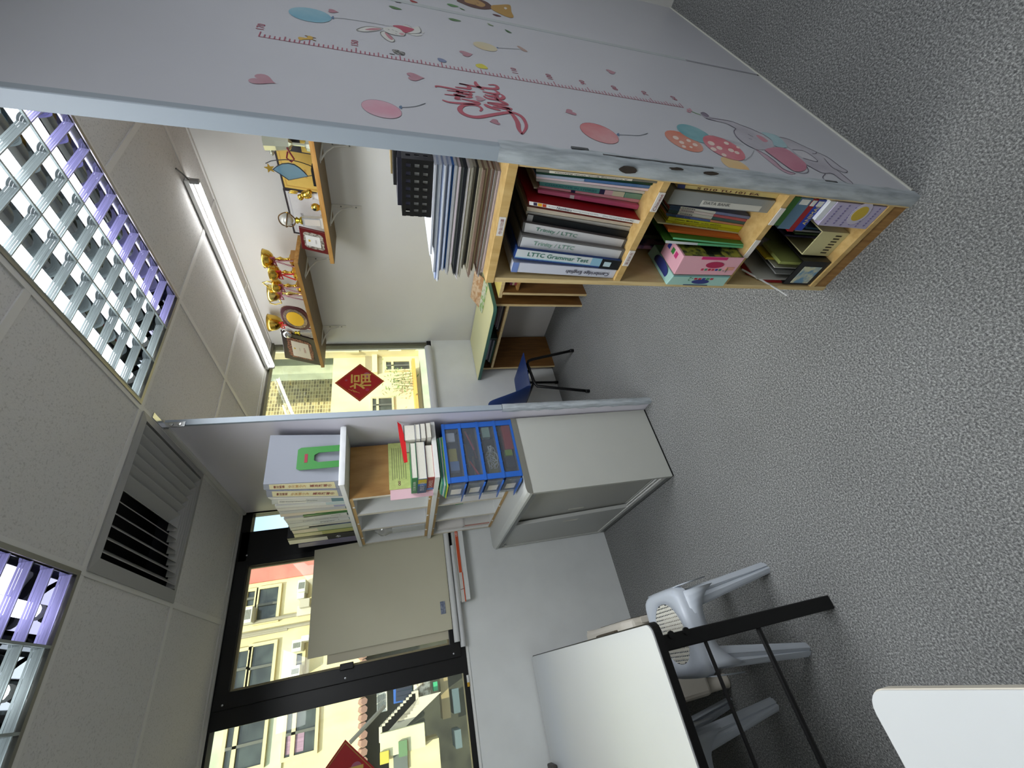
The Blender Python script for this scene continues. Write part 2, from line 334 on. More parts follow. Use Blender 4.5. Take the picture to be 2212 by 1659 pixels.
# ================================================================ CEILING FIXTURES
def troffer(x0, label, tints, faces_y0=.0175+.014):
    x1, y0, y1 = x0+.60, faces_y0, 1.243; zb = H-.004
    t = thing('troffer_light', label, 'ceiling light', (x0+.3, (y0+y1)/2, zb), 'recessed louvre lights')
    X0, X1 = x0+.014, x1-.014
    G().frame([(x0, y0, zb), (x1, y0, zb), (x1, y1, zb), (x0, y1, zb)], [(X0, y0+.014, zb), (X1, y0+.014, zb), (X1, y1-.014, zb), (X0, y1-.014, zb)], (0, 0, .012)).build('rim', mat('rim_metal', (150, 148, 140), .35, metal=.8), t)
    hb = G(); hb.box(x0, x1, y0, y1, zb+.105, zb+.11); hb.box(x0, x0+.003, y0, y1, zb+.01, zb+.11); hb.box(x1-.003, x1, y0, y1, zb+.01, zb+.11); hb.box(x0, x1, y0, y0+.003, zb+.01, zb+.11); hb.box(x0, x1, y1-.003, y1, zb+.01, zb+.11)
    hb.build('housing', m_chrome, t)
    cw = (X1-X0)/3
    for c in range(3):
        a, b = X0+c*cw, X0+(c+1)*cw; mid = (a+b)/2
        # parabolic mirror walls of this lane
        for s_, e in ((1, a), (-1, b)):
            pr = []
            for k in range(7):
                u = k/6; pr.append((e+s_*(.004+.052*u**1.7), zb+.006+.092*u**.75))
            g = G(); V = [(x, y, z) for x, z in pr for y in (y0+.016, y1-.016)]
            g.add(V, [(2*k, 2*k+1, 2*k+3, 2*k+2) for k in range(6)]).build('reflector', m_chrome, t, smooth=True)
        G().box(a-.0035, a+.0035, y0+.014, y1-.014, zb+.0, zb+.03).build('spine', m_ribbed, t)
        rgb = tints[c]
        tm = mat('tube_glow_%d_%d_%d' % rgb, (250, 250, 250), .5, emit=rgb, es=TUBE_E)
        tb = G().tube([(mid, y0+.04, zb+.058), (mid, y1-.045, zb+.058)], .0205, 14).build('tube', tm, t, smooth=True)
        for yy in (y0+.028, y1-.033): G().tube([(mid, yy-.012, zb+.058), (mid, yy+.012, zb+.058)], .021, 12).build('end_cap', m_white, tb)
        bm_ = m_ribbed if c < 2 or tints[c] == tints[0] else mat('violet_lit_blade', (158, 157, 194), .45, metal=.3)  # violet light of the end tube is painted into its blades
        k = 0; y = 1.207
        while y > y0+.03:
            # ribbed V-blade: two flanks meeting in a narrow lower edge
            g = G()
            for r in range(4):
                za, zc = zb+.002+.0065*r, zb+.0077+.0065*r; ya, yc = y-.0015-.0012*r, y-.0028-.0012*r
                g.add([(a+.004, ya, za), (b-.004, ya, za), (b-.004, yc, zc), (a+.004, yc, zc)], [(0, 1, 2, 3)])
                g.add([(a+.004, 2*y-ya, za), (b-.004, 2*y-ya, za), (b-.004, 2*y-yc, zc), (a+.004, 2*y-yc, zc)], [(0, 1, 2, 3)])
            g.box(a+.004, b-.004, y-.0018, y+.0018, zb+.0, zb+.003)
            g.build('louvre_blade', bm_, t); y -= .0822; k += 1
    ld = bpy.data.lights.new('troffer_lamp', 'AREA'); ld.shape = 'RECTANGLE'; ld.size = .54; ld.size_y = y1-y0-.06; ld.energy = TROFFER_W; ld.spread = math.radians(165); ld.color = (.95, .985, 1)
    lo = bpy.data.objects.new('troffer_lamp', ld); col.objects.link(lo); lo.parent = t; lo.location = (0, 0, -.003)
    return t
troffer(.272, 'large recessed louvre light with three tubes above the growth chart', ((236, 246, 255), (236, 246, 255), (224, 222, 255)))
troffer(-.948, 'recessed louvre light cut off by the picture corner beside the vent', ((236, 246, 255), (236, 246, 255), (224, 222, 255)))
v = thing('ceiling_vent', 'square grey louvred air vent between the two recessed lights', 'air vent', (-.04, 1.57, H))
vx0, vx1, vy0, vy1 = -.342, .258, 1.268, 1.882; m_vent = mat('vent_grey', (150, 149, 146), .5)
zb = H-.006
G().frame([(vx0, vy0, zb), (vx1, vy0, zb), (vx1, vy1, zb), (vx0, vy1, zb)], [(vx0+.045, vy0+.03, zb-.004), (vx1-.03, vy0+.03, zb-.004), (vx1-.03, vy1-.03, zb-.004), (vx0+.045, vy1-.03, zb-.004)], (0, 0, .02)).build('frame', m_vent, v)
G().box(vx0+.01, vx1-.01, vy0+.01, vy1-.01, H+.13, H+.14).build('duct', m_black, v)
for q in ((vx0+.01, vx0+.02, vy0, vy1), (vx1-.02, vx1-.01, vy0, vy1), (vx0, vx1, vy0+.01, vy0+.02), (vx0, vx1, vy1-.02, vy1-.01)): G().box(*q, H+.01, H+.14).build('duct_wall', mat('duct_dark', (40, 42, 48), .7), v)
xm = -.035
for k in range(6):
    x = vx1-.045-.043*k; ye = vy1-.035-.022*(0+k)
    G().prism([(x, vy0+.03, H-.012), (x-.004, vy0+.03, H-.010), (x-.040, vy0+.03, H+.018), (x-.036, vy0+.03, H+.017)], (0, ye-vy0-.03, 0)).build('louvre_blade', m_vent, v)
for k in range(6):
    x = vx0+.062+.043*k; ye = vy1-.035-.022*(0+k)
    G().prism([(x, vy0+.03, H-.012), (x+.004, vy0+.03, H-.010), (x+.034, vy0+.03, H+.026), (x+.030, vy0+.03, H+.027)], (0, ye-vy0-.03, 0)).build('louvre_blade', m_vent, v)
for k in range(6):
    y = vy1-.034-.022*k; xa, xb = vx0+.05+.043*k, vx1-.04-.043*k
    if xb-xa < .03: continue
    G().prism([(xa, y, H-.012), (xa, y-.004, H-.010), (xa, y-.026, H+.014), (xa, y-.022, H+.015)], (xb-xa, 0, 0)).build('end_louvre_blade', m_vent, v)
bt = thing('batten_lamp', 'thin glowing tube lamp on the ceiling above the trophy shelves', 'tube lamp', (1.45, 1.74, H))
G().box(1.425, 1.465, .975, 2.51, H-.022, H-.001).build('batten', m_white, bt, bevel=.003)
for y in (.985, 2.50): G().box(1.43, 1.46, y-.009, y+.009, H-.062, H-.018).build('lamp_holder', cm((150, 150, 148), .4), bt, bevel=.004)
tb = G().tube([(1.445, .995, H-.05), (1.445, 2.49, H-.05)], .013, 12).build('tube', mat('batten_glow', (250, 250, 250), .5, emit=(250, 252, 255), es=BATTEN_E), bt, smooth=True)
cw_ = G().tube([(1.438, .975, H-.02), (1.43, .94, H-.008), (1.40, .90, H-.003)], .004, 6).build('cord', cm((90, 90, 88), .6), bt)
# more lights of the same kind hang over the rest of the room, behind the camera
def troffer_copy(src, dy, label):
    c = copy_tree(src, (src.location.x, src.location.y+dy, src.location.z), label)
    for o in c.children:
        if o.type == 'LIGHT': o.data = o.data.copy(); o.data.energy = REAR_W
    return c
_tr = [o for o in col.objects if o.name.startswith('troffer_light') and o.parent is None]
troffer_copy(_tr[0], -1.8675, 'louvre light over the near side of the growth chart wall, behind the camera')
troffer_copy(_tr[1], -1.8675, 'louvre light over the near desk, behind the camera')
# ================================================================ BOOKS
def bl(q, s, t):
    """point on a spine quad: s across thickness (0 = near side), t up the height"""
    tn, bn, bf, tf = q; a = bn.lerp(tn, t); b = bf.lerp(tf, t); return a.lerp(b, s)
def slab(q, s0, s1, t0, t1, x0, x1):
    P = [bl(q, s0, t0), bl(q, s1, t0), bl(q, s1, t1), bl(q, s0, t1)]
    return G().prism([Vector((x0, p.y, p.z)) for p in P], (x1-x0, 0, 0))
def book(zf, tn, bn, bf, tf, label, rgb, depth=.2, zs=None, x0=None, bands=(), txt=None, group=None, rough=.45, cat='book', kind='book', name='book', zmin=None):
    """a standing book whose spine faces -x; the four corners are read from the photograph, the distance from the board it stands on"""
    pts = [zf(*p) for p in (tn, bn, bf, tf)]
    if x0 is None:
        mid = ((pts[1][0]+pts[2][0])/2, (pts[1][1]+pts[2][1])/2); x0 = min(max(onz(mid, zs).x, -.2), .6)
    q = [onx(p, x0) for p in pts]
    if zs is not None: # stand exactly on the board
        for i in (1, 2): q[i] = Vector((x0, q[i].y, zs+.0008))
    depth = min(depth, .345-x0) if x0 < .3 and zs is not None and zs < 1 and kind != 'free' else depth
    c = (q[1]+q[2])/2
    t = thing(name, label, cat, (x0+depth/2, c.y, c.z), group)
    cov = cm(rgb, rough)
    th = (bl(q, 1, .5)-bl(q, 0, .5)).length; e = min(.22, .0016/max(th, .002))
    if kind == 'book':
        g = slab(q, 0, 1, 0, 1, x0, x0+.0018)
        for s0, s1 in ((0, e), (1-e, 1)): 
            h = slab(q, s0, s1, 0, 1, x0+.0018, x0+depth); g.v_ = None; g.add(h.v, h.f)
        g.build('cover', cov, t)
        slab(q, e, 1-e, .008, .985, x0+.0018, x0+depth-.004).build('pages', m_pagev, t)
    else:
        slab(q, 0, 1, 0, 1, x0, x0+depth).build('body', cov, t, bevel=.0015)
    for k, (s0, s1, t0, t1, c2) in enumerate(bands):
        slab(q, s0, s1, t0, t1, x0-.0006-.0002*k, x0).build('spine_band', cm(c2, .5) if isinstance(c2, tuple) else c2, t)
    if txt:
        for (s, tc, ts, hfrac, c2, *dirn) in (txt if isinstance(txt, list) else [txt]):
            up = dirn[0] if dirn else False; sc_ = dirn[1] if len(dirn) > 1 else .5
            p0 = bl(q, sc_, ts[0]); p1 = bl(q, sc_, ts[1]); o = (p0+p1)/2; o.x = x0-.0012
            u = (p1-p0) if up else (p0-p1); u.x = 0
            vv = Vector((0, 1, 0)) if up else Vector((0, -1, 0)); vv = vv-u.normalized()*vv.dot(u.normalized())
            text(s, o, u, vv, cm(c2, .6), t, height=th*hfrac, width=(p1-p0).length, bold=.01 if tc else 0)
    return t
zA = zoom(1050, 340, 5.53); zB = zoom(1370, 380, 6.382); zC = zoom(1560, 400, 5.267)
# ================================================================ BOOKCASE
BY0, BY1, BD = .0308, .347, .36; ZS = [.075, .441, .821]; BT = 1.20
bc = thing('bookcase', 'narrow pine bookcase with three open shelves behind the growth chart panel', 'bookcase', (BD/2, .19, 0))
G().box(0, BD, BY0, BY0+.004, 0, 1.178).build('side_panel', m_woodlight, bc)
G().box(0, BD, BY1-.015, BY1, 0, 1.178).build('side_panel', m_woodlight, bc)
G().box(-.002, BD, BY0-.002, BY1+.002, 1.178, BT).build('top_board', m_wood, bc, bevel=.001)
for z in ZS[1:]: 
    sh = G().box(.0, BD-.01, BY0+.004, BY1-.015, z-.019, z).build('shelf', m_wood, bc)
G().box(0, BD-.01, BY0+.004, BY1-.015, .055, .075).build('bottom_board', m_wood, bc)
G().box(.004, .02, BY0+.004, BY1-.015, 0, .055).build('plinth', m_oak, bc)
G().box(BD-.008, BD, BY0+.004, BY1-.015, 0, 1.178).build('back_panel', m_brown, bc)
m_lab = cm((226, 222, 216), .6)
for px, py, w, z0, z1, s in (((1084, 489), 0, .05, 1.181, 1.197, '作业/功课'), ((1421, 437), 0, .05, .803, .82, 'Chinese'), ((1357, 558), 0, .05, .803, .82, '英文补充'), ((1700, 470), 0, .05, .423, .44, None), ((1655, 540), 0, .06, .423, .44, None)):
    c = onx(px, -.001); la = G().box(-.0028, -.0002, c.y-w/2, c.y+w/2, z0, z1).build('shelf_label', m_lab, bc)
    if s: text(s, (-.003, c.y, (z0+z1)/2), (0, -1, 0), (0, 0, 1), cm((150, 90, 90), .6), la, height=(z1-z0)*.55)
# ---- top compartment
gp = 'books on the top shelf of the pine bookcase'
z1 = ZS[2]
book(zA, (600, 138), (2045, 288), (2045, 312), (600, 170), 'grey book with a white spine reading A Colouring Book With Rhymes', (112, 116, 112), zs=z1, bands=[(0, 1, .22, .9, (226, 224, 214))], txt=('A Colouring Book With Rhymes', 1, (.26, .86), .55, (24, 24, 26), True), group=gp)
book(zA, (600, 173), (1990, 310), (1995, 335), (600, 193), 'thin dark green book third from the growth chart panel', (16, 58, 42), zs=z1, group=gp)
book(zA, (600, 196), (1960, 338), (1960, 372), (600, 226), 'blue book fading to white beside the dark green one', (82, 120, 170), zs=z1, bands=[(0, 1, .6, 1, (176, 190, 212))], group=gp)
book(zA, (600, 229), (1940, 376), (1940, 404), (600, 250), 'thin pale pink booklet between the blue book and the teal book', (226, 206, 214), zs=z1, group=gp)
book(zA, (600, 252), (1900, 407), (1895, 438), (600, 284), 'clear sleeve of whitish papers beside the teal book', (196, 196, 192), zs=z1, group=gp)
book(zA, (640, 286), (1860, 442), (1852, 503), (640, 334), 'teal spine book with a dark blue band and patterned foot', (86, 156, 150), zs=z1, bands=[(0, 1, .38, .43, (46, 44, 78)), (0, 1, .3, .38, (220, 176, 186)), (0, 1, .18, .3, (214, 212, 186)), (0, 1, 0, .17, (120, 160, 140))], txt=('CHARACTER IN STORIES', 0, (.46, .95), .4, (40, 96, 120)), group=gp)
book(zA, (635, 337), (1830, 506), (1830, 542), (635, 357), 'pink thin book just left of the teal spine', (222, 156, 168), zs=z1, bands=[(0, 1, .66, .7, (36, 40, 80))], group=gp)
book(zA, (570, 352), (1810, 546), (1810, 566), (570, 372), 'thin cream exercise book between two pink books', (214, 202, 180), zs=z1, group=gp)
book(zA, (620, 388), (1820, 574), (1820, 622), (620, 424), 'bright pink book beside the red Numbers book', (214, 110, 146), zs=z1, bands=[(0, 1, .66, .7, (232, 226, 226)), (0, 1, 0, .6, (206, 92, 134))], group=gp)
nb = book(zA, (515, 522), (1835, 752), (1835, 792), (515, 565), 'large red book with a white spine reading Numbers', (150, 22, 30), zs=z1, depth=.25, bands=[(0, 1, 0, 1, (238, 238, 236)), (.1, .9, .935, .965, (60, 50, 80)), (.1, .9, .895, .93, (232, 176, 40)), (.1, .9, .86, .89, (190, 70, 40))], txt=[('My World', 0, (.78, .84), .3, (60, 60, 100)), ('Numbers', 1, (.64, .77), .62, (26, 30, 70)), ('Exploring Counting and Maths', 0, (.4, .63), .34, (50, 50, 70)), ('Chez Picthall', 0, (.22, .36), .4, (120, 124, 130)), ('Learn and Play', 1, (.06, .21), .42, (30, 30, 34))], group=gp)
# its red front cover: inset frame and blue figure
for (a, b, c2) in (((.012, .16), (.05, .2), (206, 198, 200)), ):
    pass
book(zA, (490, 588), (1748, 797), (1740, 828), (490, 636), 'pale cream workbook under the red Numbers book', (204, 194, 176), zs=z1, group=gp)
book(zA, (480, 640), (1715, 836), (1715, 886), (480, 676), 'grey-white bound papers beside the black folder', (176, 176, 170), zs=z1, group=gp)
book(zA, (500, 680), (1705, 893), (1682, 972), (480, 764), 'thick black folder beside the first ring binder', (18, 22, 26), zs=z1, bands=[(0, 1, .95, 1, (150, 150, 150))], group=gp)
tl = (94, 140, 122)
book(zA, (452, 772), (1668, 985), (1660, 1100), (432, 888), 'grey ring binder labelled Trinity / LTTC next to the black folder', (92, 92, 92), zs=z1, depth=.27, bands=[(.04, .96, .03, .985, (202, 202, 204))], txt=('Trinity / LTTC', 1, (.5, .89), .42, tl), kind='box', name='ring_binder', cat='binder', group='ring binders in the bookcase')
book(zA, (425, 925), (1665, 1105), (1602, 1236), (378, 1080), 'grey ring binder labelled Trinity / LTTC next to the grammar binder', (104, 104, 104), zs=z1, depth=.27, bands=[(.12, 1, .02, .985, (206, 208, 212)), (0, 1, 0, .03, (96, 98, 98))], txt=('Trinity / LTTC', 1, (.5, .88), .38, (128, 166, 150)), kind='box', name='ring_binder', cat='binder', group='ring binders in the bookcase')
book(zA, (376, 1092), (1620, 1240), (1582, 1345), (335, 1212), 'pale blue binder labelled LTTC Grammar Test with a black foot', (38, 66, 128), zs=z1, depth=.27, bands=[(0, .82, .0, 1, (142, 188, 212)), (0, .72, .3, 1, (206, 214, 218)), (0, 1, 0, .2, (20, 24, 30)), (.25, .75, .1, .17, (190, 214, 222))], txt=('LTTC Grammar Test', 1, (.33, .9), .4, (58, 120, 104), False, .36), kind='box', name='ring_binder', cat='binder', group='ring binders in the bookcase')
book(zA, (326, 1252), (1564, 1347), (1522, 1446), (297, 1366), 'white binder labelled Cambridge English at the open end of the row', (206, 210, 224), zs=z1, depth=.27, bands=[(0, 1, .945, 1, (112, 136, 196))], txt=('Cambridge English', 1, (.07, .5), .5, (50, 48, 66), True), kind='box', name='ring_binder', cat='binder', group='ring binders in the bookcase')
# ---- middle compartment
z2 = ZS[1]; gp = 'books on the middle shelf of the pine bookcase'
book(zB, (600, 112), (1990, 250), (1980, 318), (592, 164), 'cream game box spine with maroon symbols next to the chart panel', (220, 202, 138), zs=z2, bands=[(0, 1, .93, 1, (52, 60, 120))], txt=('S 010 TU 101 EA', 1, (.2, .82), .5, (84, 28, 36)), kind='box', name='game_box', cat='box')
d = book(zB, (560, 186), (1960, 348), (1835, 516), (452, 388), 'translucent grey plastic file case marked DATA BANK', (146, 150, 150), zs=z2, depth=.24, bands=[(.5, .92, .1, .7, (206, 206, 200))], txt=('DATA BANK', 1, (.42, .68), .2, (110, 112, 112), False, .66), kind='box', name='file_case', cat='file case', rough=.25)
ch = [((500, 397), (1600, 562), (1588, 598), (492, 425), (120, 130, 168), (224, 224, 214), 'thin Chinese reader with a slate blue foot, nearest the grey file case'),
      ((490, 428), (1560, 600), (1542, 634), (482, 460), (188, 96, 104), (226, 214, 208), 'thin Chinese reader with a rose red foot'),
      ((480, 463), (1532, 636), (1516, 676), (458, 505), (70, 104, 104), (214, 214, 200), 'thin Chinese reader with a dark teal foot'),
      ((436, 508), (1515, 678), (1506, 700), (440, 546), (206, 146, 106), (84, 108, 156), 'thin blue reader with an orange foot beside the yellow books')]
for i, (a, b, c, d_, c1, c2, lb) in enumerate(ch):
    book(zB, a, b, c, d_, lb, c1, zs=z2, depth=.21, bands=[(0, 1, .45, 1, c2), (0, 1, .88, 1, (36, 66, 96) if i != 2 else (26, 58, 56))], txt=('中文阅读课本' if i < 3 else '阅读', 1, (.7, .86), .5, (40, 40, 44)), group=gp)
book(zB, (482, 562), (1490, 702), (1480, 744), (462, 612), 'upper yellow book reading Chinese Made Easy', (206, 208, 40), zs=z2, depth=.22, txt=[('Chinese Made Easy', 1, (.6, .92), .5, (40, 44, 20)), ('for Kids  轻松学中文', 1, (.3, .57), .36, (50, 54, 24))], group=gp)
book(zB, (442, 616), (1470, 746), (1424, 788), (432, 646), 'lower yellow book reading Chinese Made Easy with reddish letters', (204, 204, 34), zs=z2, depth=.22, txt=[('Chinese Made Easy', 1, (.6, .92), .5, (150, 70, 24)), ('for Kids  轻松学中文', 1, (.3, .57), .36, (60, 60, 20))], group=gp)
book(zB, (320, 634), (1440, 788), (1440, 803), (320, 655), 'thin tall cream board standing past the yellow books', (212, 206, 164), zs=z2, depth=.16, kind='box', name='card_board', cat='board')
book(zB, (470, 737), (1475, 868), (1470, 890), (470, 772), 'orange picture book beside the green notebooks', (206, 104, 44), zs=z2, depth=.24, group=gp)
book(zB, (535, 846), (1505, 945), (1505, 966), (535, 870), 'green notebook with a mint spine, nearer the orange book', (60, 116, 30), zs=z2, depth=.25, bands=[(0, 1, 0, 1, (112, 200, 146))], group=gp)
book(zB, (430, 888), (1500, 972), (1500, 996), (430, 924), 'green notebook with a pale mint spine resting on the pink box', (56, 108, 36), zs=z2, depth=.25, bands=[(0, 1, 0, .6, (112, 200, 146)), (0, 1, .6, 1, (206, 214, 216))], group=gp)
def gamebox(tn, bn, bf, tf, back, label, rgb, zf, zs, extras):
    pts = [zf(*p) for p in (tn, bn, bf, tf)]
    x0 = onz(((pts[1][0]+pts[2][0])/2, (pts[1][1]+pts[2][1])/2), zs).x
    q = [onx(p, x0) for p in pts]
    for i in (1, 2): q[i] = Vector((x0, q[i].y, zs+.0008))
    for i in range(4): q[i].y = min(q[i].y, .331)
    dep = min(max(.1, min(.3, onz(zf(*back), q[0].z).x-x0)), .345-x0)
    t = thing('game_box', label, 'box', (x0+dep/2, (q[1].y+q[2].y)/2, zs))
    slab(q, 0, 1, 0, 1, x0, x0+dep).build('body', cm(rgb, .45), t, bevel=.002)
    for (s0, s1, t0, t1, c2) in extras: slab(q, s0, s1, t0, t1, x0-.0009, x0).build('front_print', cm(c2, .5), t)
    return t, q, x0, dep
def disc_front(q, x0, s, tt, rs, rt, c2, t, name='front_print'):
    o = bl(q, s, tt); P = []
    for k in range(20):
        a = 2*math.pi*k/20; P.append(bl(q, s+rs*math.cos(a), tt+rt*math.sin(a)))
    G().prism([Vector((x0-.0012, p.y, p.z)) for p in P], (.0006, 0, 0)).build(name, cm(c2, .5), t)
pk = (232, 176, 190)
t, q, x0, dep = gamebox((685, 1105), (1530, 1135), (1350, 1372), (545, 1358), (540, 930), 'pink boxed card set marked -1 leaning beside the mint box', pk, zB, z2, [(0, .14, .28, .7, (206, 44, 118)), (.52, .7, .06, .2, (226, 160, 140))])
disc_front(q, x0, .42, .42, .17, .15, (176, 40, 84), t)
for k, c2 in enumerate(((60, 130, 90), (50, 70, 150), (196, 70, 90), (176, 40, 60), (80, 140, 110), (196, 70, 100))):
    slab(q, .64, .74, .26+.06*k, .30+.06*k, x0-.0009, x0).build('front_print', cm(c2, .5), t)
text('-1', (x0-.0014, bl(q, .68, .2).y, bl(q, .68, .2).z), (0, 0, -1), (0, -1, 0), cm((60, 110, 70)), t, height=.016)
yv = q[0].y
def side_quad(u0, u1, t0, t1, c2):
    a = [bl(q, 0, t0), bl(q, 0, t1)]
    P = [Vector((x0+dep*u0, a[0].y-.0004, a[0].z)), Vector((x0+dep*u1, a[0].y-.0004, a[0].z)), Vector((x0+dep*u1, a[1].y-.0004, a[1].z)), Vector((x0+dep*u0, a[1].y-.0004, a[1].z))]
    G().prism(P, (0, -.0006, 0)).build('side_print', c2, t)
pict = mat('dino_print', (150, 150, 60), .5, rgb2=(40, 48, 34), vscale=40, sharp=(.42, .56))
side_quad(.02, .98, .02, .97, pict); side_quad(.1, .95, .35, .6, cm((14, 18, 14)))
tp = (q[0].z+q[3].z)/2
for k, (u, c2) in enumerate(((.75, (52, 60, 150)), (.5, (60, 130, 60)), (.3, (200, 60, 120)))):
    G().box(x0+dep*(u-.07), x0+dep*(u+.07), bl(q, .3, 1).y-.008, bl(q, .3, 1).y+.008, tp+.0012, tp+.0022).build('top_print', cm(c2), t)
mt = (170, 212, 202)
t, q, x0, dep = gamebox((545, 1376), (1320, 1386), (1228, 1536), (418, 1530), (215, 1060), 'mint green boxed card set marked -2 at the open end of the middle shelf', mt, zB, z2, [(.02, .08, .0, 1, (110, 176, 180)), (.9, .97, .3, .72, (44, 62, 110))])
disc_front(q, x0, .58, .47, .22, .15, (52, 62, 128), t)
for k, c2 in enumerate(((196, 60, 80), (70, 150, 110), (60, 70, 150), (190, 60, 80), (176, 40, 60))):
    slab(q, .2, .36, .28+.07*k, .33+.07*k, x0-.0009, x0).build('front_print', cm(c2, .5), t)
text('-2', (x0-.0014, bl(q, .28, .68).y, bl(q, .28, .68).z), (0, 0, 1), (0, 1, 0), cm((60, 110, 70)), t, height=.014)
P = []
for k in range(20): a = 2*math.pi*k/20; P.append((x0+dep*(.45+.3*math.cos(a)), bl(q, .5, 1).y+.022*math.sin(a), bl(q, .5, 1).z+.0012))
G().prism(P, (0, 0, .0006)).build('top_print', cm((52, 62, 128)), t)
for k in range(2):
    t = thing('game_book', ('dark navy picture book standing deep behind the mint box', 'patterned dark green book standing deep behind the mint box')[k], 'book', (.24, .31-.018*k, z2))
    G().box(.14+.03*k, .33, .305-.018*k, .318-.018*k, z2, z2+.27).build('cover', mat('navy_print', (40, 50, 110), .5, rgb2=(170, 130, 160), vscale=30, sharp=(.45, .6)) if k == 0 else mat('moss_print', (34, 58, 44), .5, rgb2=(90, 80, 60), vscale=30), t, bevel=.001)
# ---- bottom compartment: a pile of boxes, a holder and a basket
z3 = ZS[0]
def lying(zf, tn, bn, bf, tf, x0, dep, label, rgb, name='book', cat='book', bands=(), txt=None, kind='book', ztop=None, zbot=None):
    q = [onx(zf(*p), x0) for p in (tn, bn, bf, tf)]
    za = zbot if zbot is not None else (q[1].z+q[2].z)/2; zt = ztop if ztop is not None else (q[0].z+q[3].z)/2
    dep = min(dep, .345-x0)
    ya, yb = (q[0].y+q[1].y)/2, (q[2].y+q[3].y)/2; ya = max(ya, BY0+.0045)
    t = thing(name, label, cat, (x0+dep/2, (ya+yb)/2, za))
    if kind == 'book':
        g = G().box(x0, x0+.002, ya, yb, za, zt); g.box(x0+.002, x0+dep, ya, yb, za, za+.0016); g.box(x0+.002, x0+dep, ya, yb, zt-.0016, zt); g.build('cover', cm(rgb, .4), t)
        G().box(x0+.002, x0+dep-.004, ya+.003, yb-.003, za+.0016, zt-.0016).build('pages', m_page, t)
    else: G().box(x0, x0+dep, ya, yb, za, zt).build('body', cm(rgb, .45), t, bevel=.0015)
    for (u0, u1, w0, w1, c2) in bands:
        G().box(x0-.0009, x0, ya+(yb-ya)*u0, ya+(yb-ya)*u1, za+(zt-za)*w0, za+(zt-za)*w1).build('spine_print', cm(c2, .5) if isinstance(c2, tuple) else c2, t)
    if txt:
        s, u0, u1, hf, c2 = txt
        text(s, (x0-.0012, ya+(yb-ya)*(u0+u1)/2, (za+zt)/2), (0, -1, 0), (0, 0, 1), cm(c2), t, height=(zt-za)*hf, width=(yb-ya)*(u1-u0))
    return t, ya, yb, za, zt, x0
lx = onz(zC(1650, 488), z3).x
t, ya, yb, za, zt, x0 = lying(zC, (1360, 202), (1890, 245), (1650, 488), (1030, 470), lx, .26, 'lavender patterned box with an oval sticker on the bottom shelf', (186, 178, 206), 'storage_box', 'box', kind='box', zbot=z3+.001)
for i in range(9):
    for j in range(6):
        yy = ya+(yb-ya)*(.08+.105*i+.05*(j % 2)); zz_ = za+(zt-za)*(.1+.155*j)
        if yy < yb-.006: G().box(x0-.0008, x0, yy, yy+.004, zz_, zz_+.006).build('dot_print', cm((132, 124, 168)), t)
P = [(x0-.0016, (ya+yb)/2-.01+.034*math.cos(2*math.pi*k/24), za+(zt-za)*.42+.032*math.sin(2*math.pi*k/24)) for k in range(24)]
G().prism(P, (.0006, 0, 0)).build('oval_sticker', cm((206, 200, 218)), t)
P = [(x0-.0022, (ya+yb)/2-.01+.022*math.cos(2*math.pi*k/24), za+(zt-za)*.42+.024*math.sin(2*math.pi*k/24)) for k in range(24)]
G().prism(P, (.0006, 0, 0)).build('sticker_spot', cm((206, 178, 66)), t)
zl = zt
xs = lx+.012
def zat(a, b): return onx(zC(a, b), xs).z
t5, *_r = lying(zC, (1232, 180), (1350, 192), (1160, 440), (1078, 375), xs-.01, .22, 'white carton lying on the lavender box', (226, 230, 236), 'paper_carton', 'carton', kind='box', zbot=zl+.0005)
zt5 = _r[3]
hs = [('blue picture book lying with ANIMAL along its spine', (36, 66, 168), (1112, 165), (1228, 180), (930, 518), (818, 510), ('ANIMAL', .15, .8, .5, (226, 206, 120))),
      ('red book lying on the blue ANIMAL book', (150, 28, 32), (1052, 156), (1110, 163), (792, 530), (738, 524), None),
      ('grey-blue book lying with a pale plate on its spine', (92, 124, 150), (902, 142), (1050, 155), (736, 522), (652, 470), None),
      ('green book lying on top of the pile under the shelf', (62, 124, 48), (832, 132), (900, 142), (648, 470), (586, 446), None)]
zb_ = zt5+.0005
for lb, c2, a, b, c, d_, tx in hs:
    zt_ = max(zb_+.012, (onx(zC(*a), xs).z+onx(zC(*d_), xs).z)/2); zt_ = min(zt_, .418)
    t, ya, yb, za, zt, x0 = lying(zC, a, b, c, d_, xs, .23, lb, c2, txt=tx, zbot=zb_, ztop=zt_, bands=[(.04, .2, .15, .85, (226, 228, 226))] if 'ANIMAL' in lb or 'plate' in lb else ())
    zb_ = zt_+.0005
# beige magazine holder with slots
hx = onz(zC(1330, 680), z3).x
A = onx(zC(1450, 550), hx); B = onx(zC(1210, 808), hx); Ct = onx(zC(1130, 545), hx)
hy0, hy1, hz = A.y, B.y, Ct.z; m_be = cm((206, 200, 150), .5); hd = .2
hy0 = max(hy0, .13)
t = thing('magazine_holder', 'beige slotted magazine holder standing on the bottom shelf', 'magazine holder', (hx+hd/2, (hy0+hy1)/2, z3))
G().box(hx, hx+.003, hy0, hy1, z3+.001, hz).build('front_wall', m_be, t)
G().box(hx+.003, hx+hd, hy0, hy0+.003, z3+.001, hz).build('side_wall', m_be, t); G().box(hx+.003, hx+hd, hy1-.003, hy1, z3+.001, hz).build('side_wall', m_be, t)
G().box(hx+hd-.003, hx+hd, hy0+.003, hy1-.003, z3+.001, hz).build('back_wall', m_be, t); G().box(hx+.003, hx+hd-.003, hy0+.003, hy1-.003, z3+.001, z3+.004).build('base', m_be, t)
for k in range(7): 
    y = hy0+.012+(hy1-hy0-.024)*k/6; G().box(hx-.0008, hx, y-.002, y+.002, z3+.022, z3+.046).build('slot', m_black, t)
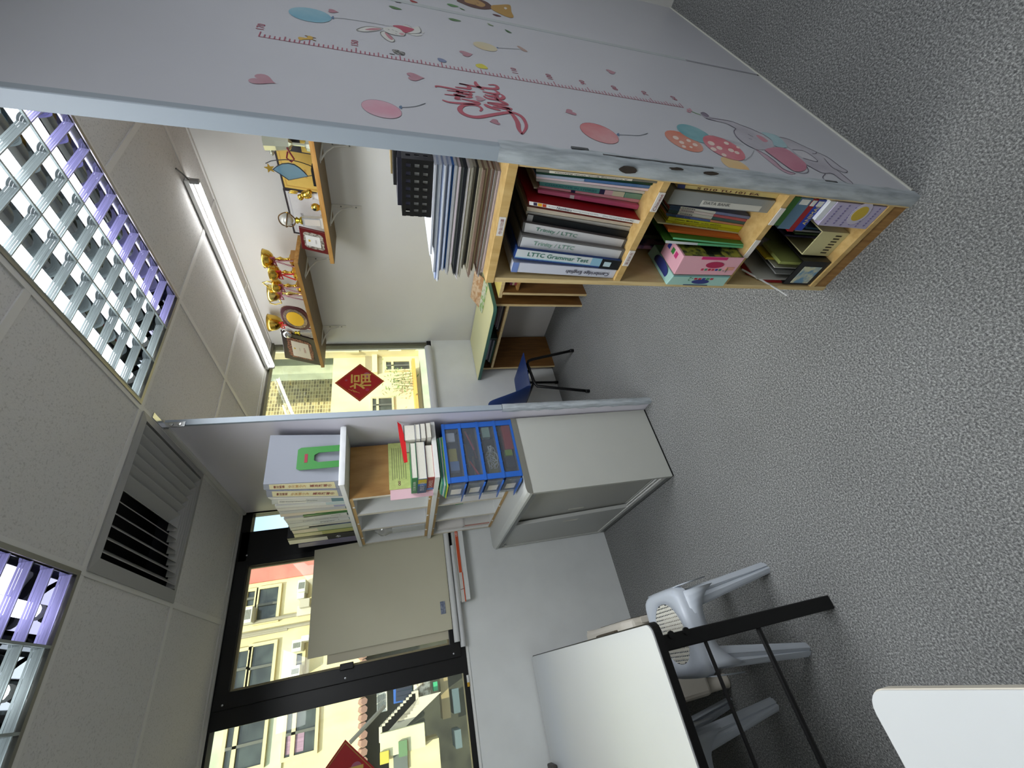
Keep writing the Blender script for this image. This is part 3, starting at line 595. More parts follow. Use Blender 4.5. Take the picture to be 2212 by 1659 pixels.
for k, (c2, lb) in enumerate((((40, 70, 90), 'dark teal notebook standing in the beige holder'), ((150, 150, 152), 'grey folded card standing in the beige holder'), ((70, 90, 60), 'dull green notebook standing in the beige holder'), ((60, 56, 84), 'violet-edged notebook standing in the beige holder'))):
    y = hy0+.008+k*(hy1-hy0-.02)/4; o = G().box(hx+.03+.01*k, hx+hd-.006, y, y+.006, z3+.006, hz+.03+.02*(k % 2)).build('notebook', cm(c2), None); tag(o, lb, 'notebook', 'notebooks in the beige holder')
# black basket with a picture label
kx = onz(zC(1120, 1010), z3).x
A = onx(zC(1240, 880), kx); B = onx(zC(1010, 1132), kx); Ct = onx(zC(890, 905), kx)
ky0, ky1, kz = A.y, min(B.y, .331), Ct.z; ky0 = max(ky0, hy1+.003); kd = .24
t = thing('desk_basket', 'black plastic basket with a picture label on the bottom shelf', 'basket', (kx+kd/2, (ky0+ky1)/2, z3))
G().box(kx, kx+.003, ky0, ky1, z3+.001, kz).build('front_wall', m_black, t); G().box(kx+kd-.003, kx+kd, ky0, ky1, z3+.001, kz).build('back_wall', m_black, t)
for ys in ((ky0, ky0+.003), (ky1-.003, ky1)): G().box(kx+.003, kx+kd-.003, *ys, z3+.001, kz).build('side_wall', m_black, t)
G().box(kx+.003, kx+kd-.003, ky0+.003, ky1-.003, z3+.001, z3+.004).build('base', m_black, t)
la = G().box(kx-.001, kx, ky0+(ky1-ky0)*.22, ky0+(ky1-ky0)*.93, z3+.02, z3+.02+(kz-z3)*.62).build('picture_label', mat('label_wash', (206, 206, 176), .6, rgb2=(110, 150, 180), vscale=40, sharp=(.42, .6)), t)
cy_ = (ky0+ky1)/2
for nm, lb, cat, c2, bx in (('picture_book', 'green and white booklet lying slanted in the black basket', 'book', (150, 160, 90), (kx+.02, kx+.2, ky0+.02, ky0+.03, z3+.006, kz+.06)), ('picture_book', 'yellow booklet standing in the black basket', 'book', (196, 176, 50), (kx+.06, kx+.22, ky0+.036, ky0+.044, z3+.006, kz+.075)), ('photo_card', 'white photo card sticking out of the black basket', 'card', (206, 206, 200), (kx+.03, kx+.18, ky0+.05, ky0+.053, z3+.006, kz+.05)), ('folded_card', 'grey folded card sticking out of the black basket', 'card', (130, 132, 130), (kx+.015, kx+.15, ky0+.062, ky0+.066, z3+.006, kz+.045))):
    tag(G().box(*bx).build(nm, cm(c2), None, bevel=.0008), lb, cat)
# plastic bag with magenta toy, red folder and white strap at the open end
t = thing('plastic_bag', 'crumpled clear plastic bag with a magenta toy on the bottom shelf', 'bag', (.17, .28, kz))
g = G(); N = 9; V = []; f = []
for i in range(N):
    for k in range(12):
        a = 2*math.pi*k/12; r = .034*math.sin(math.pi*(.12+.8*i/N))*random.uniform(.8, 1.15)
        V.append((.14+.7*r*math.cos(a)+.012*i/N, .27+r*math.sin(a)*.9, kz+.012+.018*i))
for i in range(N-1):
    for k in range(12): f.append((i*12+k, i*12+(k+1) % 12, (i+1)*12+(k+1) % 12, (i+1)*12+k))
g.add(V, f).build('bag', clear('bag_film', (196, 186, 200), .3, .15, .12), t, smooth=True)
G().lathe((.135, .262, kz+.09), [(.001, -.02), (.016, -.012), (.02, 0), (.015, .012), (.001, .02)], 12).build('toy', cm((176, 36, 116), .4), t, smooth=True)
rf = thing('red_folder', 'red folder leaning against the left side of the bookcase bottom', 'folder', (.1, .325, z3))
P = [onx(zC(1000, 1135), .012), onx(zC(1000, 1150), .012)]
G().prism([(.012, .3245, z3+.001), (.2, .3245, z3+.001), (.2, .3245, z3+.24), (.05, .3245, z3+.24), (.012, .3245, z3+.18)], (0, .004, 0)).build('cover', cm((150, 24, 30), .35), rf)
G().box(.02, .19, .3215, .3243, z3+.002, z3+.22).build('sheet', cm((206, 206, 196)), rf)
ws = G().tube([(.06, .318, z3+.26), (.02, .326, z3+.2), (-.012, .338, z3+.14), (-.03, .345, z3+.11)], .003, 6).build('white_strap', cm((222, 222, 222)), None); tag(ws, 'thin white strap dangling out of the bookcase over its left edge', 'strap')
# ---- on top of the bookcase: papers and a basket
cols = [(.008, (196, 184, 186)), (.006, (150, 148, 146)), (.005, (122, 96, 84)), (.006, (196, 190, 182)), (.005, (126, 100, 96)), (.008, (176, 170, 150)), (.006, (134, 112, 98)), (.008, (190, 184, 160)), (.006, (52, 50, 48)), (.008, (158, 156, 146)), (.008, (200, 198, 186)), (.006, (214, 212, 214)), (.009, (40, 44, 52)), (.007, (78, 82, 80)), (.005, (216, 204, 212)), (.004, (150, 150, 150)), (.006, (212, 214, 218)), (.006, (66, 116, 190)), (.006, (196, 206, 226)), (.005, (160, 174, 206)), (.007, (214, 220, 230)), (.005, (146, 160, 192)), (.006, (216, 222, 232)), (.006, (180, 192, 214)), (.006, (222, 226, 234))]  # ninth layer's dark colour is the shade of a gap in the stack
z = BT+.0005; desc = ['lowest', 'second', 'third', 'fourth', 'fifth', 'sixth', 'seventh', 'eighth', 'ninth, gap-shade', 'tenth', 'eleventh', 'twelfth', 'thirteenth', 'fourteenth', 'fifteenth', 'sixteenth', 'seventeenth', 'eighteenth', 'nineteenth', 'twentieth', 'twenty-first', 'twenty-second', 'twenty-third', 'twenty-fourth', 'topmost']
nm_ = lambda c: 'black' if max(c) < 90 else 'blue' if c[2] > c[0]+60 else 'bluish white' if c[2] > c[0]+12 else 'brown' if c[0] > c[2]+25 and c[0] < 150 else 'cream' if c[0] > c[2]+15 else 'pinkish white' if c[0] > c[1]+6 else 'grey'
tot = sum(c[0] for c in cols); sc_h = (1.346-BT)/tot
for i, (hh, c2) in enumerate(cols):
    hh *= sc_h; ye = .345+.02*math.sin(i*1.3)+(.02 if 17 < i < 23 else 0)+(0.012 if 8 < i < 13 else 0)-(.045 if i > 22 else 0); xf = .045+random.uniform(-.006, .006)
    g = G(); n = max(2, int(hh/.0012)); V = []
    for k in range(n):  # separate sheets with ragged far ends, drooping past the board
        a, b = z+hh*k/n, z+hh*(k+1)/n-.0002; e = ye+random.uniform(-.008, .008); xx = xf+random.uniform(-.0015, .0015)
        g.box(xx, xx+.205, .07, e, a, b)
    o = g.build('paper_bundle', mat('bundle_%d' % i, c2, .8, var=.2, vscale=90, stretch=(1, .3, 12)), None)
    tag(o, '%s %s paper bundle from the bottom of the stack on the bookcase' % (desc[i], nm_(c2)) if i < 24 else 'topmost white paper bundle of the stack under the black basket', 'papers', 'paper bundles on the bookcase'); z += hh
zk = z+.0005
t = thing('letter_basket', 'black plastic basket with square holes on top of the paper stack', 'basket', (.14, .135, zk))
bx0, bx1, by0, by1, bz1 = .05, .24, .068, .2, zk+.066
def grid_wall(axis, fixed, th, a0, a1, n, rows=3):
    g = G(); zz_ = [zk, zk+.011, zk+.021, zk+.0295, zk+.0395, zk+.048, zk+.0575, bz1]
    w = (a1-a0)/(n+.6); 
    def bar(u0, u1, w0, w1):
        if axis == 'x': g.box(fixed, fixed+th, u0, u1, w0, w1)
        else: g.box(u0, u1, fixed, fixed+th, w0, w1)
    for i in range(0, 8, 2): bar(a0, a1, zz_[i], zz_[i+1])
    for k in range(n+1):
        c = a0+.3*w+w*k; 
        for i in (1, 3, 5): bar(max(a0, c-.3*w), min(a1, c+.25*w), zz_[i], zz_[i+1])
    return g
grid_wall('x', bx0, .002, by0, by1, 7).build('front_wall', m_black, t); grid_wall('x', bx1-.002, .002, by0, by1, 7).build('back_wall', m_black, t)
grid_wall('y', by0, .002, bx0+.002, bx1-.002, 9).build('side_wall', m_black, t); grid_wall('y', by1-.002, .002, bx0+.002, bx1-.002, 9).build('side_wall', m_black, t)
G().box(bx0+.002, bx1-.002, by0+.002, by1-.002, zk, zk+.002).build('base', m_black, t)
for i, (nm, lb, cat, c2, b6) in enumerate((('paper_pad', 'white paper pad lying inside the holed black basket', 'paper', (226, 226, 224), (.056, .225, .075, .193, zk+.003, zk+.045)), ('booklet', 'dark navy booklet standing up in the holed black basket', 'booklet', (24, 24, 40), (.075, .2, .08, .19, zk+.046, zk+.075)), ('booklet', 'black booklet with tan edge on top in the holed basket', 'booklet', (20, 20, 24), (.09, .21, .074, .15, zk+.0755, zk+.083)), ('booklet', 'thin tan booklet topmost in the holed basket', 'booklet', (150, 130, 90), (.1, .22, .075, .13, zk+.0835, zk+.088)))):
    tag(G().box(*b6).build(nm, cm(c2), None, bevel=.0008), lb, cat)
# ================================================================ DESKS IN THE READING CORNER
m_ylw = mat('yellow_desk', (226, 224, 172), .4, var=.03, vscale=6); m_grn = cm((62, 104, 92), .45)
da = thing('reading_desk', 'pale yellow desk with a green edge in the corner under the window', 'desk', (1.48, 2.09, 0))
P = []
for k in range(7): a = math.radians(180+90*k/6); P.append((1.292+.042*math.cos(a), 1.706+.042*math.sin(a)))
P += [(1.715, 1.664), (1.715, 2.522), (1.25, 2.522)]
G().prism([(x, y, .733) for x, y in P], (0, 0, .003)).build('desk_top', m_ylw, da)
G().prism([(x, y, .708) for x, y in P], (0, 0, .0248)).build('edge_band', m_grn, da)
G().box(1.34, 1.70, 2.468, 2.486, 0, .708).build('side_panel', m_brown, da); G().box(1.34, 1.70, 1.70, 1.718, 0, .708).build('side_panel', m_brown, da)
for y in (2.468, 1.70): G().box(1.336, 1.34, y, y+.018, 0, .708).build('panel_edge', m_woodlight, da)
G().box(1.345, 1.70, 1.718, 2.468, .592, .608).build('under_shelf', m_oak, da); G().box(1.337, 1.345, 1.718, 2.468, .59, .609).build('shelf_edge', m_woodlight, da)
G().box(1.36, 1.70, 2.10, 2.118, .608, .708).build('divider', mat('divider_green', (40, 60, 54), .5), da)
db = thing('low_desk', 'lower yellow desk tucked between the bookcase and the corner desk', 'desk', (1.53, 1.33, 0))
G().box(1.362, 1.715, .98, 1.655, .662, .682).build('desk_top', mat('yellow_desk_shaded', (222, 202, 110), .45), db); G().box(1.357, 1.362, .98, 1.655, .658, .682).build('edge_band', m_woodlight, db)  # deeper yellow top: shade is put into the desk colour
G().box(1.345, 1.70, 1.592, 1.61, 0, .662).build('side_panel', m_brown, db); G().box(1.341, 1.345, 1.592, 1.61, 0, .662).build('panel_edge', m_woodlight, db)
G().box(1.345, 1.70, 1.0, 1.018, 0, .662).build('side_panel', m_brown, db)
G().box(1.37, 1.70, 1.018, 1.592, .54, .555).build('under_shelf', m_oak, db)
for k, (c2, lb) in enumerate((((150, 60, 80), 'reddish booklet lying on the shelf of the low desk'), ((196, 180, 150), 'cream booklet lying on the reddish one under the low desk'), ((120, 60, 90), 'plum booklet topmost under the low desk'))):
    o = G().box(1.40, 1.6, 1.36+.005*k, 1.57, .556+.016*k, .571+.016*k).build('booklet', cm(c2)); tag(o, lb, 'booklet', 'booklets under the low desk')
lbs = ['green edged picture book lying lowest at the far end under the desk', 'silver grey picture book lying second at the far end under the desk', 'dark picture book lying third at the far end under the desk', 'pale thin picture book lying uppermost at the far end under the desk',
       'dark picture book lying lowest at the near end under the desk', 'grey picture book lying second at the near end under the desk', 'mauve picture book lying third at the near end under the desk', 'brown picture book lying uppermost at the near end under the desk']
cs = [(40, 90, 74), (150, 156, 160), (60, 62, 70), (176, 170, 180), (50, 48, 50), (140, 138, 136), (126, 108, 120), (92, 72, 62)]
for k in range(8):
    far = k < 4; j = k % 4; z = .6085+.0125*j
    t = thing('picture_book', lbs[k], 'book', (1.5, 2.3 if far else 1.9, z), 'picture books under the corner desk')
    y0, y1 = (2.14+.004*j, 2.44-.01*j) if far else (1.745+.006*j, 2.03-.02*j)
    g = G().box(1.37+.006*j, 1.62, y0, y1, z, z+.0015); g.box(1.37+.006*j, 1.62, y0, y1, z+.0105, z+.012); g.box(1.368+.006*j, 1.37+.006*j, y0, y1, z, z+.012); g.build('cover', cm(cs[k]), t)
    G().box(1.371+.006*j, 1.618, y0+.003, y1-.003, z+.0015, z+.0105).build('pages', m_page, t)
# folding picture board lying on the desk and leaning on the wall
t = thing('picture_board', 'green and brown folding picture board lying on the corner desk', 'board', (1.6, 1.82, .7365))
m_pb = mat('meadow_print', (128, 176, 84), .5, rgb2=(220, 224, 206), vscale=26, sharp=(.45, .6)); m_pb2 = mat('tan_print', (184, 138, 96), .5, rgb2=(214, 190, 160), vscale=30, sharp=(.4, .6))
a, b, c, d = (1.50, 1.67), (1.50, 1.955), (1.60, 1.99), (1.60, 1.69)
G().prism([(x, y, .7368+.002*i) for i, (x, y) in enumerate((a, b, c, d))], (0, 0, .004)).build('green_leaf', m_pb, t)
G().prism([(1.602, 1.69, .741), (1.602, 1.99, .741), (1.705, 1.97, .80), (1.705, 1.70, .80)], (-.002, 0, .004)).build('tan_leaf', m_pb2, t)
# ---------------- blue school chair
ch = thing('school_chair', 'dark blue plastic school chair with black tube legs facing the corner desk', 'chair', (.97, 2.27, 0))
m_bl = mat('blue_plastic', (34, 58, 112), .35)
g = G(); NU, NV = 15, 11; V = []; f = []
for i in range(NU):
    u = i/(NU-1)
    # profile from seat front (x high) to back top (x low)
    if u < .5: s = u/.5; x = 1.20-.36*s; z = .445-.035*math.sin(math.pi*min(1, s*.9))-.012*(1-s)**3*2
    else: s = (u-.5)/.5; x = .84-.10*math.sin(s*math.pi/2)-.02*s; z = .424+.36*(s**1.25)
    hw = .20-.02*abs(u-.5) if u < .8 else .19-.05*((u-.8)/.2)**2
    for j in range(NV):
        w = -1+2*j/(NV-1); cup = abs(w)**2.4
        V.append((x+(.045*cup if u > .5 else .0), 2.27+hw*w, z+(.028*cup*(math.sin(math.pi*min(u*1.6, 1))) if u < .55 else .0)))
for i in range(NU-1):
    for j in range(NV-1): f.append((i*NV+j, i*NV+j+1, (i+1)*NV+j+1, (i+1)*NV+j))
o = g.add(V, f).build('seat_shell', m_bl, ch, smooth=True)
md = o.modifiers.new('s', 'SOLIDIFY'); md.thickness = .007; md.offset = -1; md2 = o.modifiers.new('d', 'SUBSURF'); md2.levels = 1; md2.render_levels = 1
for y, yf in ((2.11, 2.062), (2.43, 2.51)):
    G().tube([(1.178, yf, .012), (1.135, y, .36), (1.12, y, .395), (1.09, y, .41), (.90, y, .395), (.87, y, .38), (.755, yf-.02 if y < 2.2 else yf-.01, .012)], .0115, 10).build('leg_frame', m_bmetal, ch, smooth=True)
    for q in ((1.178, yf), (.755, yf-.02 if y < 2.2 else yf-.01)): G().lathe((q[0], q[1], 0), [(.014, 0), (.014, .03), (.012, .032)], 10).build('foot_cap', m_bmetal, ch)
G().tube([(1.05, 2.11, .40), (1.05, 2.43, .40)], .009, 8).build('cross_bar', m_bmetal, ch); G().tube([(.92, 2.11, .39), (.92, 2.43, .39)], .009, 8).build('cross_bar', m_bmetal, ch)
# ================================================================ TROPHY SHELVES
SX = 1.442
def shelf(y0, y1, zt, brs, label):
    t = thing('wall_shelf', label, 'shelf', ((SX+XT)/2, (y0+y1)/2, zt-.024))
    G().box(SX, XT-.001, y0, y1, zt-.024, zt).build('board', m_shelfwood, t, bevel=.001)
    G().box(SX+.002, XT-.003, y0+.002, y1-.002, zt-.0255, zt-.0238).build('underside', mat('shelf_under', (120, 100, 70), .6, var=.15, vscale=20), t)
    for y in brs:
        b = G().box(XT-.004, XT-.0005, y-.012, y+.012, zt-.205, zt-.026).build('bracket', cm((206, 204, 196), .4), t)
        G().box(XT-.2, XT-.004, y-.012, y+.012, zt-.0295, zt-.026).build('bracket_arm', cm((206, 204, 196), .4), b)
        G().tube([(XT-.19, y, zt-.03), (XT-.10, y, zt-.05), (XT-.035, y, zt-.085), (XT-.006, y, zt-.15)], .005, 6).build('bracket_brace', cm((206, 204, 196), .4), b)
        for dz in (.08, .17): G().lathe((XT-.005, y, zt-dz), [(.0001, -.002), (.005, -.001), (.005, .001)], 8, 'x').build('screw', m_greyd, b)
    return t
Z1, Z2 = 1.80, 2.012
shelf(.1, 1.468, Z1, (.36, .862, 1.242), 'near wooden wall shelf holding certificates and trophies')
shelf(1.472, 2.526, Z2, (1.655, 2.34), 'far higher wooden wall shelf holding gold cups and plaques')
def lathe(t, name, m, c, prof, n=24): return G().lathe(c, prof, n).build(name, m, t, smooth=True)
def cup(x, y, z0, bw, bh, zb, zr, r, label, m=m_gold, base=(150, 110, 60), ribbon=None, handles=0, lid=0):
    """bw/bh half width and height of base block; zb bowl bottom; zr rim height"""
    t = thing('trophy_cup', label, 'trophy', (x, y, z0), 'cups on the far shelf')
    G().box(x-bw, x+bw, y-bw, y+bw, z0+.0005, z0+bh).build('base', cm(base, .4), t, bevel=.002)
    G().box(x-bw-.0015, x-bw, y-bw*.5, y+bw*.5, z0+bh*.25, z0+bh*.75).build('name_plate', m_gold, t)
    zs = z0+bh; L = zb-zs
    lathe(t, 'stem', m, (x, y, 0), [(bw*.8, zs), (bw*.75, zs+.006), (bw*.3, zs+.014), (.006, zs+L*.35), (.009, zs+L*.5), (.016, zs+L*.62), (.010, zs+L*.75), (.006, zs+L*.85), (.012, zb)])
    hb = zr-zb
    lathe(t, 'bowl', m, (x, y, 0), [(.012, zb), (r*.55, zb+hb*.12), (r*.85, zb+hb*.42), (r*.95, zb+hb*.75), (r*1.04, zr), (r*1.0, zr), (r*.9, zr-hb*.2), (r*.7, zb+hb*.3), (.001, zb+hb*.15)])
    if handles:
        for s in (-1, 1): G().tube([(x, y+s*r*.9, zb+hb*.3), (x, y+s*r*1.5, zb+hb*.2), (x, y+s*r*1.75, zb+hb*.8), (x, y+s*r*1.55, zr+.018), (x, y+s*r*1.2, zr+.005), (x, y+s*r*1.02, zr-.006)], .005, 6).build('handle', m, t, smooth=True)
    if ribbon:
        rb = thing  # ribbon: a bow at the stem with hanging tails
        mr = cm(ribbon, .5)
        bow = G().tube([(x-.018, y-.004, zb-.006), (x-.028, y-.03, zb+.010), (x-.028, y-.034, zb-.012), (x-.018, y, zb-.006), (x-.028, y+.03, zb+.008), (x-.028, y+.034, zb-.014), (x-.018, y+.002, zb-.006)], .005, 6).build('ribbon_bow', mr, t)
        for s in (-.028, .02):
            g = G(); e = z0+.02
            g.add([(x-.024, y-.005, zb-.01), (x-.024, y+.005, zb-.01), (x-.05, y+s+.006, e), (x-.05, y+s-.006, e)], [(0, 1, 2, 3)]); o = g.build('ribbon_tail', mr, bow)
            m2 = o.modifiers.new('s', 'SOLIDIFY'); m2.thickness = .0012
            if ribbon[1] > 60:
                G().add([(x-.0255, y-.0012, zb-.01), (x-.0255, y+.0012, zb-.01), (x-.0515, y+s+.0016, e), (x-.0515, y+s-.0016, e)], [(0, 1, 2, 3)]).build('ribbon_stripe', cm((226, 220, 222)), bow)
    return t
rp = (150, 70, 90)
cup(1.58, 1.555, Z2, .042, .04, 2.155, 2.212, .06, 'gold cup with red and white ribbon at the near end of the high shelf', base=(170, 126, 66), ribbon=rp)
cup(1.52, 1.612, Z2, .036, .03, 2.125, 2.182, .056, 'gold cup with a plain red ribbon bow beside the first cup', base=(206, 150, 50), ribbon=(196, 20, 28))
cup(1.56, 1.76, Z2, .04, .038, 2.148, 2.20, .05, 'gold cup with striped ribbon in front of the handled cup', base=(170, 126, 66), ribbon=rp)
cup(1.64, 1.905, Z2, .04, .03, 2.195, 2.27, .062, 'taller gold cup with two curling handles beside the round plaque', m=mat('pale_gold', (236, 216, 130), .18, metal=1), base=(140, 90, 50), ribbon=rp, handles=1)
cup(1.64, 2.205, Z2, .036, .03, 2.25, 2.345, .066, 'gold cup with a red bow half hidden behind the round plaque', ribbon=(190, 20, 24), base=(120, 80, 40))
# round plaque
m_mah = mat('mahogany', (84, 34, 42), .3, var=.2, vscale=10)
t = thing('round_plaque', 'mahogany plaque with a silver ring and a yellow round face', 'plaque', (1.52, 2.02, Z2))
cy, cz, x = 2.02, 2.112, 1.50
def disc(r, x0, th, n=28, lean=.0): return [(x0+lean*(r*math.sin(2*math.pi*k/n))/.1, cy+r*1.22*math.cos(2*math.pi*k/n), cz+r*math.sin(2*math.pi*k/n)) for k in range(n)]
oct_ = []
for k in range(32):
    a = 2*math.pi*k/32; r = .099*(1+.05*math.cos(4*a)*-1); oct_.append((x+.02*math.sin(a)*.98, cy+r*1.22*math.cos(a), cz+r*math.sin(a)))
G().prism(oct_, (.014, 0, 0)).build('board', m_mah, t, bevel=.003)
for r, o_, m_ in ((.079, .003, mat('engraved_silver', (176, 160, 150), .3, metal=.8, rgb2=(110, 92, 86), vscale=90)), (.058, .0045, cm((232, 186, 40), .35))):
    G().prism([(x-o_+.02*r/.099*math.sin(2*math.pi*k/32), cy+r*1.22*math.cos(2*math.pi*k/32), cz+r*math.sin(2*math.pi*k/32)) for k in range(32)], (.003, 0, 0)).build('ring' if r > .06 else 'face', m_, t)
text('奖 状', (x-.006, cy, cz-.016), (0, -1, 0), (.15, 0, 1), cm((176, 90, 40)), t, height=.016, depth=-.0005)
# silver globe on glass
def globe(y, z0, zc, r, label, gold_ring=False, x=1.5):
    t = thing('globe_trophy', label, 'trophy', (x, y, z0))
    G().lathe((x, y, zc), [(.0005, -r*.8)]+[(r*.8*math.cos(a), r*.8*math.sin(a)) for a in [math.radians(-75+15*k) for k in range(11)]]+[(.0005, r*.8)], 20).build('globe', m_silver if not gold_ring else mat('pearl', (214, 214, 206), .3, metal=.3), t, smooth=True)
    ring = [(x+.004*math.cos(k), y+r*1.05*math.cos(2*math.pi*k/24), zc+r*1.05*math.sin(2*math.pi*k/24)) for k in range(24)]
    G().tube(ring, .0035, 6, closed=True).build('ring', cm((110, 84, 50), .3, metal=.8) if gold_ring else m_silver, t, smooth=True)
    if gold_ring:
        G().tube([(x+r*.95*math.cos(2*math.pi*k/24), y+r*.95*math.sin(2*math.pi*k/24), zc+.25*r*math.sin(2*math.pi*k/24)) for k in range(24)], .003, 6, closed=True).build('ring', cm((110, 84, 50), .3, metal=.8), t, smooth=True)
        for s in (-1, 1): G().lathe((x, y+s*r*1.12, zc+s*.01), [(.0005, -.005), (.005, 0), (.0005, .006)], 8).build('finial', m_gold, t)
    G().lathe((x, y, 0), [(.022, zc-r*1.95), (.02, zc-r*1.7), (.011, zc-r*1.55), (.02, zc-r*1.25), (.012, zc-r*1.02)], 12).build('cradle', mat('leaf_gold', (190, 170, 60), .25, metal=1), t, smooth=True)
    zt = zc-r*1.95
    G().prism([(x-.02, y-.035, z0+.0005), (x+.02, y-.035, z0+.0005), (x+.02, y+.035, z0+.0005), (x-.02, y+.035, z0+.0005)], (0, 0, .018)).build('foot', cm((196, 196, 190), .3), t, bevel=.002)
    G().box(x-.014, x+.014, y-.026, y+.026, z0+.0185, zt).build('block', clear('crystal', (214, 222, 226), .35, .05, .2), t, bevel=.002)
    G().box(x-.0155, x-.0145, y-.02, y+.02, z0+.022, zt-.012).build('name_plate', cm((206, 200, 190), .35), t)
globe(2.175, Z2, 2.192, .044, 'silver globe trophy on a clear block between the plaques')
globe(1.21, Z1, 2.0, .042, 'pearl globe trophy with crossed bronze rings on a clear block', True)
# leaning dark plaque with paper certificate
def plaque(pts, th, label, m, inner, m_in, ornate, txts, z0, x):
    q = [onx(p, x) for p in pts]  # TL TR BR BL in the upright sense: near-top, far-top, far-bottom, near-bottom
    for i in (2, 3): q[i] = Vector((x, q[i].y, z0+.0008))
    lean = .03
    for i in (0, 1): q[i] = q[i]+Vector((lean, 0, 0))
    t = thing('award_plaque', label, 'plaque', ((x+.02), (q[0].y+q[1].y)/2, z0))
    G().prism(q, (th, 0, 0)).build('board', m, t, bevel=.002)
    def P(s, h): return q[3].lerp(q[0], h).lerp(q[2].lerp(q[1], h), s)
    if ornate:
        o = []; i_ = []
        for k in range(40):
            a = 2*math.pi*k/40; c, s_ = math.cos(a), math.sin(a); w = 1/max(abs(c), abs(s_))
            w = min(w, 1.22)*(1+.03*math.cos(8*a)); o.append(P(.5+ornate[0]*c*w, .5+ornate[1]*s_*w)+Vector((-.003, 0, 0)))
        G().prism(o, (.003, 0, 0)).build('ornate_border', ornate[2], t)
    s0, s1, h0, h1 = inner
    G().prism([v+Vector((-.0045, 0, 0)) for v in (P(s0, h0), P(s1, h0), P(s1, h1), P(s0, h1))], (.0015, 0, 0)).build('certificate', m_in, t)
    for s, sc2, hc, hh, c2 in txts:
        o = P(sc2, hc)+Vector((-.0052, 0, 0)); u = P(0, hc)-P(1, hc); v = P(.5, 1)-P(.5, 0)
        text(s, o, u, v, cm(c2), t, height=hh, depth=.0)
    return t
sil = mat('ornate_silver', (200, 196, 186), .35, metal=.5, rgb2=(120, 112, 104), vscale=80, sharp=(.42, .58))
plaque([(604.9, 721), (615, 779.8), (691.1, 790), (675.4, 734.4)], .014, 'black plaque with a bronze border and white certificate at the shelf end', cm((34, 22, 24), .3), (.24, .8, .24, .74), cm((222, 214, 200), .5), (.36, .36, mat('ornate_bronze', (150, 100, 84), .4, metal=.4, rgb2=(60, 36, 32), vscale=90, sharp=(.4, .6))), [('荣誉证书', .5, .38, .014, (176, 90, 80)), ('优秀学校', .5, .52, .009, (150, 140, 130)), ('♥', .5, .66, .016, (206, 170, 40))], Z2, 1.462)
plaque([(644, 496.6), (651.7, 543.8), (703, 550.4), (703, 503.8)], .012, 'red wooden plaque with a silver ornate plate on the near shelf', cm((96, 20, 24), .3), (.27, .74, .26, .8), cm((220, 220, 216), .4), (.36, .37, sil), [('优胜奖', .5, .42, .009, (110, 100, 96)), ('♥', .5, .66, .014, (206, 170, 40))], Z1, 1.475)
# certificates in thin black frames
def cert(y0, y1, z1, label, rgb, inner, txts, x=1.655):
    t = thing('framed_certificate', label, 'certificate', (x, (y0+y1)/2, Z1)); z0 = Z1+.001
    lean = .035
    def pl(a, b, c, d, dx): return [(x+dx+lean*(z-z0)/(z1-z0), y, z) for y, z in ((a, c), (b, c), (b, d), (a, d))]
    G().frame(pl(y0, y1, z0, z1, 0), pl(y0+.009, y1-.009, z0+.009, z1-.009, 0), (.01, 0, 0)).build('frame', cm((40, 32, 36), .4), t)
    G().prism(pl(y0+.008, y1-.008, z0+.008, z1-.008, .003), (.004, 0, 0)).build('sheet', mat('cert_%d' % rgb[2], rgb, .25, var=.06, vscale=20), t)
    G().frame(pl(y0+.02, y1-.02, z0+.02, z1-.02, .0022), pl(y0+.026, y1-.026, z0+.026, z1-.026, .0022), (.001, 0, 0)).build('border', cm(inner, .4), t)
    for s, yc, zc, hh, c2 in txts: text(s, (x+.0018+lean*(zc-z0)/(z1-z0), yc, zc), (0, -1, 0), (.15, 0, 1), cm(c2), t, height=hh, depth=0)
cert(.858, 1.133, 2.022, 'gold certificate in a thin black frame behind the star trophy', (230, 196, 104), (206, 160, 70), [('奖状', .99, 1.94, .02, (196, 90, 60)), ('优秀教师', 1.02, 1.88, .012, (170, 100, 60))])
cert(1.137, 1.437, 2.026, 'white certificate in a thin dark frame behind the globe trophy', (222, 222, 222), (196, 196, 200), [('奖状', 1.3, 1.95, .018, (70, 70, 76)), ('教育', 1.22, 1.88, .012, (206, 110, 120))], x=1.66)
# star trophy: glass fan with dark outline, gold star and curved rod
t = thing('star_trophy', 'glass fan trophy with a gold star on a curved black rod', 'trophy', (1.5, .93, Z1))
T = zoom(540, 270, 9.214)
fan = [onx(T(*p), 1.5) for p in ((455, 885), (540, 820), (640, 775), (760, 765), (880, 790), (990, 860), (1080, 940), (1150, 1022), (960, 1060), (770, 1095), (620, 990))]
G().prism(fan, (.008, 0, 0)).build('glass_fan', clear('blue_glass', (96, 160, 190), .45, .05, .15), t)
G().tube(fan, .0022, 6, closed=True).build('fan_outline', m_black, t)
arc = [onx(T(*p), 1.502) for p in ((310, 765), (420, 715), (540, 698), (700, 690), (860, 705), (1020, 745), (1160, 795), (1290, 850))]
G().tube(arc, .0022, 6).build('rod', m_black, t)
G().tube([onx(T(1150, 1022), 1.503), onx(T(1290, 990), 1.503)], .0018, 6).build('rod', m_black, t)
c = onx(T(390, 862), 1.5); st = []
for k in range(10):
    r = .026 if k % 2 == 0 else .011; a = math.pi/2+2*math.pi*k/10+.15; st.append((1.498, c.y+r*math.cos(a), c.z+r*math.sin(a)))
G().prism(st, (.004, 0, 0)).build('star', m_gold, t)
G().box(1.47, 1.54, .885, .975, Z1+.0005, Z1+.018).build('base', m_black, t, bevel=.002)
